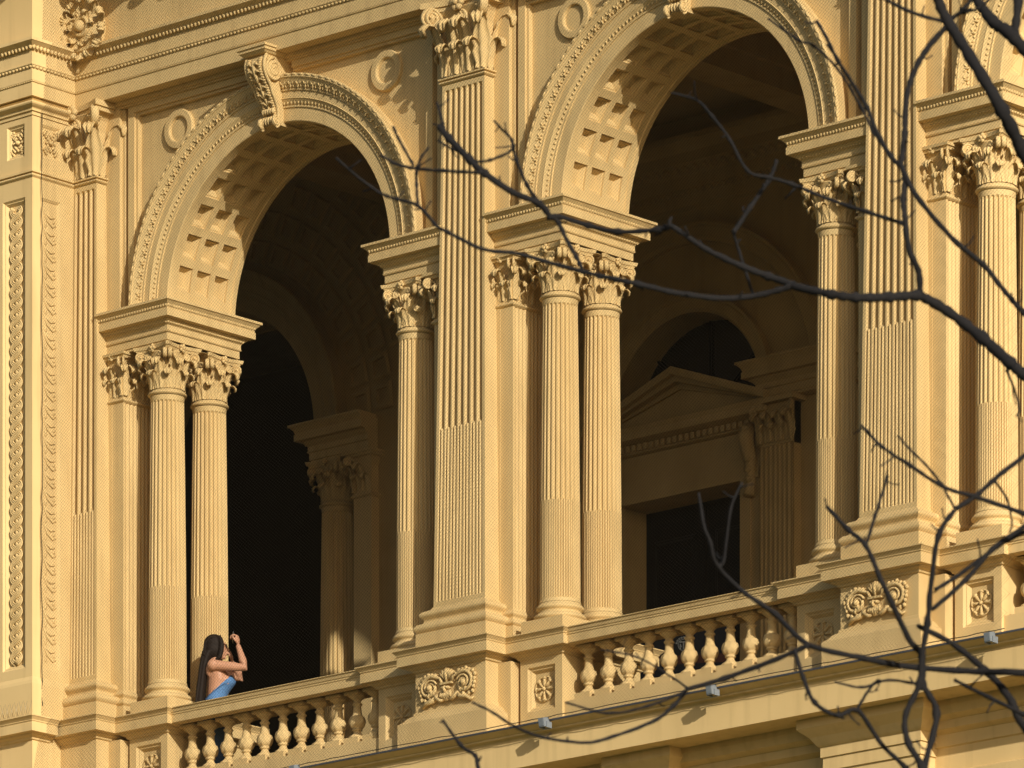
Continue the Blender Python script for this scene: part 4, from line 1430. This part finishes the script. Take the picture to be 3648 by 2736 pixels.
def annulus(mb, r0, r1, a0, a1, y, z0, n=20):
    v = []
    for i in range(n + 1):
        a = a0 + (a1 - a0) * i / n
        v += [(r0 * math.cos(a), y, z0 + r0 * math.sin(a)), (r1 * math.cos(a), y, z0 + r1 * math.sin(a))]
    mb.add(v, [(2 * i, 2 * i + 1, 2 * i + 3, 2 * i + 2) for i in range(n)])


for i in range(9):
    a = PI * (0.02 + 0.96 * i / 9)
    annulus(mb, 0.100, 0.128, a, a + PI * 0.075, -0.004, hz + 0.01, 4)
annulus(mb, 0.080, 0.090, 0, 2 * PI, -0.004, hz + 0.01, 40)
for (x0, x1, z0, z1) in ((-0.065, 0.065, 0.035, 0.055), (-0.012, 0.008, -0.065, 0.035), (-0.06, -0.042, -0.065, 0.02), (0.025, 0.065, -0.012, 0.006), (0.025, 0.042, -0.065, 0.02), (0.025, 0.065, -0.065, -0.048), (-0.065, -0.025, -0.03, -0.014)):
    mb.add([(x0, -0.004, hz + 0.01 + z0), (x1, -0.004, hz + 0.01 + z0), (x1, -0.004, hz + 0.01 + z1), (x0, -0.004, hz + 0.01 + z1)], [(0, 1, 2, 3)])
mb.v = [(x * 0.62, y, (zq - hz) * 0.62 + hz) for x, y, zq in mb.v]
mb.build("emblem", WHITEP, bn)
MB().box(-0.41, 0.41, -0.004, -0.001, hz - 0.17, hz - 0.09).build("stripe", MAROON, bn)

# ------------------------------------------------------------------ bird net
def net():
    t = thing("bird_net", "fine diamond bird netting stretched over the whole facade", "net", (-5.535, -0.27, 14.68))
    W, H = 11.6, 8.0
    cell = 0.040

    def P(x, zq):
        y = -0.012 * math.sin(x * 2.3 + zq) - 0.010 * math.sin(zq * 3.1 - x) - 0.006 * math.sin(x * 9 + zq * 7)
        if zq < 0.9:
            y -= 0.21 * (1 - zq / 0.9)
        return (x, y, zq)
    vs, fs = [], []
    step = 0.16; r = 0.00095
    sl_ = 0.80
    for dirn in (1, -1):
        c = -H / sl_ if dirn > 0 else 0.0
        c_end = W if dirn > 0 else W + H / sl_
        while c < c_end:
            n = int(H / step)
            prev = None
            for i in range(n + 1):
                zq = H * i / n
                x = c + dirn * zq / sl_
                if -step / sl_ < x < 0 and dirn > 0 and zq + (-x) * sl_ <= H:
                    zq += -x * sl_; x = 0.0
                elif dirn < 0 and -step / sl_ < x < 0 and zq + x * sl_ >= 0:
                    zq += x * sl_; x = 0.0
                inside = 0 <= x <= W
                if inside:
                    p = P(x + 0.004 * math.sin(zq * 11 + c * 5), zq)
                    o = len(vs)
                    vs += [(p[0] - r, p[1], p[2] - r * dirn * 0.6), (p[0] + r, p[1] - r, p[2] + r * dirn * 0.6), (p[0] + r, p[1] + r, p[2])]
                    if prev is not None:
                        for k in range(3):
                            fs.append((prev + k, prev + (k + 1) % 3, o + (k + 1) % 3, o + k))
                    prev = o
                else:
                    prev = None
            c += cell
    m = MB(); m.v = vs; m.f = fs; m.s = [False] * len(fs)
    o = m.build("mesh", NETM, t); o["kind"] = "stuff"
    rnd = random.Random(2)
    pts = [(0.004 + rnd.uniform(-0.006, 0.006), -0.003 + rnd.uniform(-0.008, 0.008), 1.1 + 6.9 * i / 60) for i in range(61)]
    MB().tube(pts, 0.004, 5).build("edge_rope", NETM, t)
    pts = [(11.6 * i / 120, -0.225 + rnd.uniform(-0.006, 0.006), 0.02 + rnd.uniform(-0.004, 0.004)) for i in range(121)]
    MB().tube(pts, 0.004, 5).build("edge_rope", NETM, t)


net()


# ------------------------------------------------------------------ the woman behind the balustrade
def remesh(o, size, it=4):
    m = o.modifiers.new("remesh", 'REMESH'); m.mode = 'VOXEL'; m.voxel_size = size; m.use_smooth_shade = True
    c = o.modifiers.new("smooth", 'SMOOTH'); c.factor = 0.5; c.iterations = it
    return o


def loft(mb, secs, n=20, a0=0.0, a1=2 * PI, cap=True):
    """secs: (cx, cy, z, rx, ry)"""
    full = abs(a1 - a0 - 2 * PI) < 1e-6
    vs = []
    k = n if full else n + 1
    for cx_, cy_, z_, rx, ry in secs:
        for i in range(k):
            a = a0 + (a1 - a0) * i / n
            vs.append((cx_ + rx * math.cos(a), cy_ + ry * math.sin(a), z_))
    fs = [(j * k + i, j * k + (i + 1) % k, (j + 1) * k + (i + 1) % k, (j + 1) * k + i) for j in range(len(secs) - 1) for i in range(k if full else k - 1)]
    if full and cap:
        fs += [tuple(range(k - 1, -1, -1)), tuple((len(secs) - 1) * k + i for i in range(k))]
    mb.add(vs, fs, True)
    return mb


def woman():
    # local x = forward (towards image right), y = her left, z up; standing height about 1.66
    t = thing("person", "woman with long dark hair in a blue top raising her hands behind the balustrade", "person", (-4.225, 0.72, 14.75))
    fwd = math.atan2(0.6707, 0.7417) + math.radians(2)
    t.rotation_euler = (0, 0, fwd)
    b = MB()
    # torso
    loft(b, [(0.0, 0, 0.80, 0.10, 0.15), (0.0, 0, 0.90, 0.115, 0.165), (0.0, 0, 1.00, 0.095, 0.135), (0.0, 0, 1.08, 0.085, 0.118), (0.015, 0, 1.16, 0.098, 0.128),
             (0.03, 0, 1.23, 0.112, 0.140), (0.015, 0, 1.30, 0.098, 0.142), (-0.005, 0, 1.365, 0.072, 0.135), (-0.012, 0, 1.405, 0.050, 0.075), (-0.010, 0, 1.45, 0.045, 0.05), (0.0, 0, 1.52, 0.045, 0.045)])
    for sy in (-1, 1):
        b.blob((0.085, sy * 0.065, 1.215), (0.060, 0.062, 0.065), 12, 8)
        b.blob((-0.055, sy * 0.07, 1.32), (0.045, 0.055, 0.07), 10, 6)          # shoulder blade
    # head
    b.blob((-0.005, 0, 1.568), (0.088, 0.070, 0.092), 16, 12)
    b.blob((0.045, 0, 1.515), (0.055, 0.056, 0.080), 14, 10)
    b.blob((0.075, 0, 1.452), (0.022, 0.024, 0.018), 10, 6)                       # chin
    b.tube([(0.092, 0, 1.575), (0.104, 0, 1.545), (0.118, 0, 1.522), (0.103, 0, 1.513)], [0.008, 0.010, 0.012, 0.009], 8)
    b.blob((0.097, 0, 1.487), (0.012, 0.024, 0.007), 10, 5); b.blob((0.094, 0, 1.475), (0.012, 0.021, 0.007), 10, 5)
    for sy in (-1, 1):
        b.blob((0.084, sy * 0.03, 1.575), (0.014, 0.022, 0.008), 8, 5)            # brow
        b.blob((0.070, sy * 0.038, 1.525), (0.020, 0.018, 0.016), 8, 5)           # cheekbone
    # legs
    for sy in (-1, 1):
        b.tube([(0.0, sy * 0.085, 0.86), (0.01, sy * 0.09, 0.66), (0.02, sy * 0.085, 0.46), (0.0, sy * 0.085, 0.30), (-0.01, sy * 0.085, 0.09)], [0.085, 0.075, 0.055, 0.050, 0.035], 12)
        b.tube([(-0.04, sy * 0.085, 0.045), (0.05, sy * 0.09, 0.045), (0.14, sy * 0.095, 0.025)], [0.035, 0.038, 0.026], 10)

    def arm(sh, el, wr, rs):
        b.tube([sh, sh * 0.65 + el * 0.35, sh * 0.3 + el * 0.7, el, el * 0.7 + wr * 0.3, el * 0.4 + wr * 0.6, wr], rs, 12)
    # right arm (near side): upper arm forward, forearm raised
    sh, el, wr = Vector((-0.025, -0.145, 1.352)), Vector((0.272, -0.190, 1.318)), Vector((0.208, -0.140, 1.535))
    arm(sh, el, wr, [0.050, 0.045, 0.042, 0.038, 0.038, 0.031, 0.024])
    b.blob(sh, (0.056, 0.056, 0.056), 12, 8)

    def hand(wr, up, pal, side, curl, sc=1.0):
        """up: direction of the fingers, pal: palm normal, side: towards the thumb"""
        up, pal, side = up.normalized(), pal.normalized(), side.normalized()
        M = Matrix((side, pal, up)).transposed()
        c = wr + up * 0.045 * sc
        b.blob(c, (0.036 * sc, 0.016 * sc, 0.046 * sc), 12, 8, M)
        for i, (off, ln) in enumerate(((0.026, 0.070), (0.009, 0.078), (-0.009, 0.072), (-0.026, 0.058))):
            p0 = wr + up * 0.078 * sc + side * off * sc
            pts = [p0]; a = 0.25; d = ln * sc / 3
            for j in range(3):
                a += curl
                pts.append(pts[-1] + (up * math.cos(a) + pal * math.sin(a)) * d)
            b.tube([p0 - up * 0.02] + pts, [0.0095 * sc, 0.0095 * sc, 0.0088 * sc, 0.008 * sc, 0.007 * sc], 8)
        p0 = wr + up * 0.025 * sc + side * 0.026 * sc
        b.tube([p0 - side * 0.012, p0 + side * 0.014 + up * 0.016 + pal * 0.010, p0 + side * 0.020 + up * 0.040 + pal * 0.022, p0 + side * 0.012 + up * 0.060 + pal * 0.034], [0.013, 0.0125, 0.0105, 0.008], 8)
    hand(wr, Vector((-0.10, 0.05, 1.0)), Vector((-1.0, 0.25, -0.05)), Vector((-0.30, -0.85, 0.0)), 0.85, 1.12)
    # left arm (far side): hand at the chin
    sh2, el2, wr2 = Vector((-0.01, 0.145, 1.352)), Vector((0.235, 0.165, 1.300)), Vector((0.150, 0.075, 1.425))
    arm(sh2, el2, wr2, [0.052, 0.046, 0.042, 0.038, 0.038, 0.029, 0.023])
    b.blob(sh2, (0.056, 0.056, 0.056), 12, 8)
    hand(wr2, Vector((-0.10, -0.35, 0.9)), Vector((-1.0, -0.2, 0.1)), Vector((-0.1, -0.6, 0.2)), 0.75)
    body = b.build("body", SKIN, t)
    remesh(body, 0.0055, 3)
    # hair
    h = MB()
    h.blob((-0.018, 0, 1.572), (0.098, 0.084, 0.098), 18, 12)
    h.blob((-0.030, 0, 1.520), (0.092, 0.090, 0.100), 18, 12)
    for sy in (-1, 1):
        h.tube([(0.040, sy * 0.060, 1.625), (0.055, sy * 0.078, 1.56), (0.050, sy * 0.082, 1.50), (0.035, sy * 0.080, 1.44), (-0.01, sy * 0.075, 1.40)], [0.022, 0.024, 0.026, 0.024, 0.014], 8)
    loft(h, [(-0.125, -0.0, 0.92, 0.030, 0.050), (-0.150, 0.0, 1.00, 0.050, 0.085), (-0.142, 0.0, 1.10, 0.048, 0.092), (-0.130, 0, 1.20, 0.044, 0.096), (-0.118, 0, 1.30, 0.040, 0.098), (-0.100, 0, 1.40, 0.046, 0.094), (-0.070, 0, 1.50, 0.060, 0.09)])
    rnd = random.Random(9)
    for i in range(26):
        yy = rnd.uniform(-0.095, 0.095); o_ = rnd.uniform(-0.012, 0.010)
        h.tube([(-0.085 + o_ - 0.02, yy * 0.8, 1.50), (-0.135 + o_, yy, 1.34), (-0.160 + o_, yy * 1.02, 1.16), (-0.185 + o_, yy * 0.95, 0.98 + rnd.uniform(-0.06, 0.06))], [0.016, 0.014, 0.013, 0.005], 6)
    for i in range(30):
        a = rnd.uniform(-1.3, 1.3); 
        h.tube([(0.05 - 0.04 * abs(a), 0.055 * a, 1.655 - 0.022 * abs(a)), (-0.05, 0.066 * a, 1.648 - 0.02 * abs(a)), (-0.105, 0.070 * a, 1.56), (-0.118, 0.072 * a, 1.46)], 0.009, 5)
    hair = h.build("hair", HAIR, t)
    remesh(hair, 0.006, 1)
    # top: strapless, low at the back
    c = MB(); secs = []
    n = 28; vs = []
    rows = 9
    prof_z = [0.98, 1.02, 1.06, 1.10, 1.14, 1.18, 1.22, 1.26, 1.285]
    tor = lambda z_: np.interp(z_, [0.90, 1.00, 1.08, 1.16, 1.23, 1.31], [0, 1, 2, 3, 4, 5])
    R = [(0.0, 0.120, 0.170), (0.0, 0.100, 0.140), (0.0, 0.090, 0.124), (0.018, 0.110, 0.134), (0.040, 0.128, 0.147), (0.018, 0.104, 0.150)]
    for rix, z_ in enumerate(prof_z):
        q = tor(z_); i0 = min(4, int(q)); f_ = q - i0
        cx_, rx, ry = [R[i0][m] * (1 - f_) + R[i0 + 1][m] * f_ for m in range(3)]
        for i in range(n):
            a = 2 * PI * i / n
            back = (1 - math.cos(a)) / 2              # 0 front .. 1 back
            zz_ = min(z_, 1.285 - 0.235 * back ** 0.8)
            bust = 0.018 * math.exp(-((z_ - 1.215) / 0.05) ** 2) * max(0, math.cos(a))
            wr_ = 0.003 * math.sin(a * 11 + z_ * 60)
            vs.append((cx_ + (rx + bust + wr_ + 0.006) * math.cos(a), (ry + wr_ + 0.004) * math.sin(a), zz_))
    c.add(vs, [(j * n + i, j * n + (i + 1) % n, (j + 1) * n + (i + 1) % n, (j + 1) * n + i) for j in range(rows - 1) for i in range(n)], True)
    top = c.build("top", DENIM, t)
    sm = top.modifiers.new("solid", 'SOLIDIFY'); sm.thickness = 0.004; sm.offset = 1
    # jeans
    j_ = MB()
    loft(j_, [(0.0, 0, 0.80, 0.125, 0.178), (0.0, 0, 0.90, 0.126, 0.176), (0.0, 0, 0.99, 0.105, 0.147)])
    for sy in (-1, 1):
        j_.tube([(0.0, sy * 0.082, 0.84), (0.01, sy * 0.09, 0.66), (0.02, sy * 0.088, 0.46), (0.0, sy * 0.088, 0.30), (-0.01, sy * 0.088, 0.08)], [0.098, 0.090, 0.072, 0.070, 0.068], 14)
    remesh(j_.build("jeans", JEANS, t), 0.008, 2)
    # glasses
    g_ = MB()
    for sy in (-1, 1):
        g_.tube([(0.102 + 0.002 * math.cos(a), sy * 0.032 + 0.020 * math.cos(a), 1.553 + 0.016 * math.sin(a)) for a in [2 * PI * i / 14 for i in range(15)]], 0.0022, 5)
        g_.tube([(0.101, sy * 0.052, 1.556), (0.06, sy * 0.070, 1.557), (0.01, sy * 0.074, 1.556)], 0.0022, 5)
    g_.tube([(0.104, -0.012, 1.556), (0.108, 0, 1.560), (0.104, 0.012, 1.556)], 0.0022, 5)
    g_.build("glasses", BLACKM, t)
    # the phone in the raised hand is a thing of its own
    p = MB().box(-0.068, 0.068, -0.004, 0.004, -0.034, 0.034)
    ph = p.build("phone", BLACKM)
    tag(ph, "small black phone held up in the woman's raised hand", "phone")
    Mw = T(-4.225, 0.72, 14.75) @ RZ(fwd)
    loc = wr + Vector((-0.046, 0.045, 0.085))
    ph.matrix_world = Mw @ T(*loc) @ RZ(math.radians(92)) @ Matrix.Rotation(math.radians(8), 4, 'Y')


woman()

# ------------------------------------------------------------------ bare tree in front
TREE_D = 31.0
# (depth offset, start radius px, end radius px, points in the 2212-wide copy of the photo, thick end first)
BR = [
    (0.0, 17, 10, [(2560, 760), (2400, 560), (2290, 450), (2212, 329), (2166, 241), (2129, 175), (2078, 95), (2045, 44), (2027, 0), (2010, -60)]),
    (0.5, 17, 10, [(2600, 500), (2380, 260), (2260, 150), (2202, 95), (2177, 69), (2147, 48), (2111, 0), (2080, -50)]),
    (0.5, 9, 8, [(2190, 80), (2193, 62), (2199, 0), (2203, -60)]),
    (0.0, 4.5, 3, [(2045, 44), (2038, 46), (1968, 26), (1917, 0), (1880, -20)]),
    (0.05, 5, 3, [(2047, 48), (2078, 22), (2096, 0), (2105, -30)]),
    (0.05, 4, 2.5, [(2070, 30), (2090, 26), (2114, 18), (2150, -10)]),
    (0.0, 6, 5.5, [(2049, 52), (2001, 106), (1976, 154), (1961, 194), (1956, 240), (1954, 285), (1948, 340), (1946, 355)]),
    (0.0, 4.8, 3.5, [(1946, 358), (1924, 336), (1891, 278), (1873, 234), (1851, 194), (1811, 132), (1785, 82), (1764, 44)]),
    (0.1, 3.5, 2.2, [(1924, 336), (1888, 289), (1862, 234), (1811, 150), (1756, 99), (1727, 88), (1660, 40)]),
    (0.0, 6.5, 5.5, [(1988, 634), (1983, 585), (1965, 541), (1955, 475), (1950, 431), (1954, 387), (1946, 355)]),
    (0.0, 5, 5, [(1946, 355), (1979, 420), (2056, 512), (2122, 570), (2151, 606), (2184, 645), (2212, 675), (2300, 760)]),
    (0.1, 4.2, 2.2, [(1950, 483), (1873, 459), (1798, 432), (1708, 398), (1663, 384), (1614, 369), (1575, 300), (1539, 251), (1512, 221), (1485, 209), (1449, 200)]),
    (0.0, 14, 7.5, [(2700, 1250), (2480, 1010), (2300, 880), (2212, 811), (2184, 786), (2122, 731), (2056, 679), (2005, 647), (1979, 639), (1920, 641), (1848, 643), (1800, 636), (1727, 621), (1714, 616)]),
    (0.1, 7.5, 4.5, [(1714, 616), (1660, 597), (1605, 577), (1530, 541), (1470, 502), (1449, 487)]),
    (0.1, 4, 3, [(1449, 490), (1446, 480), (1452, 470)]),
    (0.15, 5, 5, [(1449, 487), (1424, 497), (1334, 500), (1270, 487), (1210, 469), (1189, 469)]),
    (0.0, 6.8, 2.6, [(1714, 616), (1690, 625), (1620, 640), (1545, 643), (1455, 631), (1379, 613), (1334, 604), (1270, 589), (1180, 565), (1119, 547), (1044, 538), (969, 502), (944, 487), (902, 444), (836, 423), (803, 405), (767, 378), (727, 342)]),
    (0.0, 3, 2.8, [(902, 444), (899, 400), (899, 375), (900, 363)]),
    (0.0, 3.4, 2.8, [(1041, 373), (957, 370), (896, 363), (854, 354), (821, 333)]),
    (0.0, 2.8, 2.0, [(900, 360), (912, 338), (926, 318)]),
    (0.0, 2.6, 3.2, [(892, 355), (890, 351), (863, 303), (848, 272)]),
    (0.15, 6, 6.5, [(1189, 469), (1165, 441), (1104, 414), (1047, 375), (1014, 345), (969, 297), (951, 275)]),
    (0.15, 4, 2.5, [(960, 285), (957, 266), (950, 245), (944, 221)]),
    (0.15, 3, 2.2, [(1000, 332), (984, 324), (960, 312), (944, 303)]),
    (0.15, 5, 4, [(1189, 469), (1204, 478), (1225, 520), (1245, 555), (1258, 580)]),
    (0.2, 4.6, 2.2, [(1165, 441), (1137, 399), (1116, 345), (1104, 303), (1085, 280), (1068, 260)]),
    (0.2, 3.0, 2.6, [(1108, 310), (1101, 327), (1059, 346), (1026, 348), (1012, 344)]),
    (0.2, 4.6, 3.6, [(1584, 502), (1622, 448), (1663, 387), (1678, 345)]),
    (0.2, 3.0, 3.0, [(1627, 634), (1596, 544), (1584, 502)]),
    (0.3, 10, 2.8, [(2700, 1560), (2420, 1480), (2212, 1455), (2107, 1451), (1962, 1441), (1853, 1419), (1745, 1390), (1672, 1325), (1600, 1274), (1549, 1220), (1535, 1170), (1521, 1137), (1510, 1064)]),
    (0.3, 3.4, 2.2, [(1552, 1222), (1564, 1209), (1578, 1101), (1604, 1043)]),
    (0.3, 5.5, 4.4, [(1748, 1393), (1672, 1426), (1564, 1466), (1484, 1488)]),
    (0.3, 4.2, 2.6, [(1484, 1488), (1455, 1524), (1408, 1560), (1311, 1595), (1253, 1604), (1167, 1592), (1110, 1569), (1060, 1536), (1018, 1517)]),
    (0.35, 3.6, 2.2, [(1484, 1488), (1471, 1497), (1397, 1526), (1311, 1540), (1222, 1517)]),
    (0.8, 2.6, 1.6, [(1484, 1486), (1430, 1450), (1379, 1420), (1330, 1408), (1299, 1403)]),
    (0.2, 5, 3, [(1060, 1760), (1033, 1659), (1027, 1632), (996, 1609), (955, 1555)]),
    (0.1, 6.5, 4.2, [(1991, 1491), (1991, 1419), (1962, 1376), (1904, 1252), (1871, 1180), (1832, 1144), (1785, 1093)]),
    (0.1, 3.4, 2.4, [(1871, 1180), (1890, 1115), (1905, 1068), (1918, 1028)]),
    (0.0, 7, 5, [(2010, 1760), (1991, 1659), (1962, 1607), (1955, 1549), (1987, 1477), (1991, 1419), (2002, 1347), (2012, 1260), (2027, 1158), (2063, 1101)]),
    (0.1, 6.5, 6, [(1990, 1760), (1998, 1659), (2023, 1542), (1994, 1477), (1991, 1419)]),
    (0.0, 4.5, 5, [(2063, 1101), (2107, 1072), (2160, 1025), (2212, 985), (2300, 910)]),
    (0.0, 5, 2.8, [(2300, 1150), (2212, 1110), (2107, 1074), (2038, 1052), (1965, 1004), (1906, 964), (1859, 917)]),
    (0.0, 2.8, 2.0, [(2038, 1050), (2001, 1004), (1965, 970), (1939, 942)]),
    (0.0, 2.8, 2.4, [(2063, 1097), (2050, 1074), (2038, 1052)]),
    (0.2, 5, 4.5, [(2300, 1080), (2212, 1137), (2143, 1187), (2085, 1252), (2012, 1318)]),
    (0.3, 4.6, 4.2, [(2280, 1120), (2179, 1166), (2107, 1216), (2060, 1250), (2020, 1274)]),
    (0.4, 13, 5, [(2640, 1900), (2400, 1740), (2290, 1660), (2212, 1571), (2179, 1506), (2128, 1448), (2056, 1390), (1980, 1350)]),
    (0.2, 4.2, 4.4, [(1716, 1404), (1734, 1462), (1759, 1517), (1810, 1545), (1853, 1535), (1904, 1607), (1955, 1659), (2010, 1730)]),
    (0.2, 3.2, 2.6, [(1853, 1530), (1872, 1500), (1889, 1477), (1900, 1468)]),
    (0.25, 3.2, 2.2, [(1991, 1480), (1918, 1470), (1861, 1485), (1803, 1473)]),
    (0.25, 3.6, 4.0, [(2063, 1470), (2136, 1506), (2212, 1542), (2300, 1590)]),
    (0.1, 3.0, 2.0, [(2175, 800), (2190, 840), (2202, 884), (2195, 900)]),
    (0.2, 2.8, 1.8, [(2150, 1040), (2175, 1080), (2185, 1130), (2180, 1150)]),
]


def catmull(P, k=5):
    out = []
    for i in range(len(P) - 1):
        a, b, c, d = P[max(i - 1, 0)], P[i], P[i + 1], P[min(i + 2, len(P) - 1)]
        for j in range(k):
            t_ = j / k
            out.append(0.5 * ((2 * b) + (c - a) * t_ + (2 * a - 5 * b + 4 * c - d) * t_ ** 2 + (3 * b - a - 3 * c + d) * t_ ** 3))
    out.append(P[-1])
    return out


def tree():
    base = px(2760, 0, TREE_D + 0.3); base.z = 0
    t = thing("bare_tree", "leafless tree with dark out-of-focus branches in front of the facade", "tree", base)
    rnd = random.Random(21)
    pxm = TREE_D / FPX * 3648 / 2212            # metres per px of the 2212 copy
    tp = []
    for i in range(17):
        h = 0.0 + 14.0 * i / 16
        tp.append((0.10 * math.sin(h * 0.9), 0.12 * math.cos(h * 0.7) - 0.12, h))
    MB().tube(tp, [0.24 - 0.011 * i + (0.10 if i == 0 else 0) for i in range(17)], 12).build("trunk", BARK, t)
    for off, r0, r1, pts in BR:
        P = [px(u + rnd.uniform(-1, 1), v + rnd.uniform(-1, 1), TREE_D + off + 0.10 * math.sin(u * 0.013 + v * 0.009)) - base for u, v in pts]
        if pts[0][0] > 2350:                     # bough that grows from the trunk
            z_ = P[0].z - 0.25
            P = [Vector((0.10 * math.sin(z_ * 0.9), 0.12 * math.cos(z_ * 0.7) - 0.12, z_))] + P
        Q = catmull(P, 6); n = len(Q)
        rad = []
        for i in range(n):
            r = (r0 + (r1 - r0) * (i / (n - 1)) ** 0.7) * pxm * 1.12
            rad.append(r * (1 + 0.10 * math.sin(i * 2.1 + off * 9) + rnd.uniform(-0.08, 0.10) + (0.35 if i % 6 == 0 and rnd.random() < 0.5 else 0)) * (0.75 if i == n - 1 else 1))
        bm_ = MB().tube([q + Vector((rnd.uniform(-1, 1), rnd.uniform(-1, 1), rnd.uniform(-1, 1))) * pxm * 0.5 for q in Q], rad, 8)
        for i in range(2, n - 1):                # buds and short side twigs
            q = Q[i]; tn = (Q[i + 1] - Q[i - 1]).normalized()
            sd = tn.cross(Vector((rnd.uniform(-1, 1), rnd.uniform(-1, 1), rnd.uniform(-1, 1)))).normalized()
            if rnd.random() < 0.12 and rad[i] < 7 * pxm:
                L = rnd.uniform(10, 48) * pxm; d1 = (sd + tn * rnd.uniform(-0.4, 0.8)).normalized()
                d2 = (d1 + Vector((rnd.uniform(-0.5, 0.5), rnd.uniform(-0.5, 0.5), rnd.uniform(-0.2, 0.7)))).normalized()
                rr = min(rad[i] * 0.55, 2.0 * pxm)
                MB().tube([q, q + d1 * L * 0.45, q + d1 * L * 0.45 + d2 * L * 0.3, q + d1 * L * 0.45 + d2 * L * 0.52, q + d1 * L * 0.45 + d2 * L * 0.58], [rr * 1.2, rr, rr * 0.8, rr * 1.1, rr * 0.5], 6).build("twig", BARK, t)
        bm_.build("branch", BARK, t)


tree()
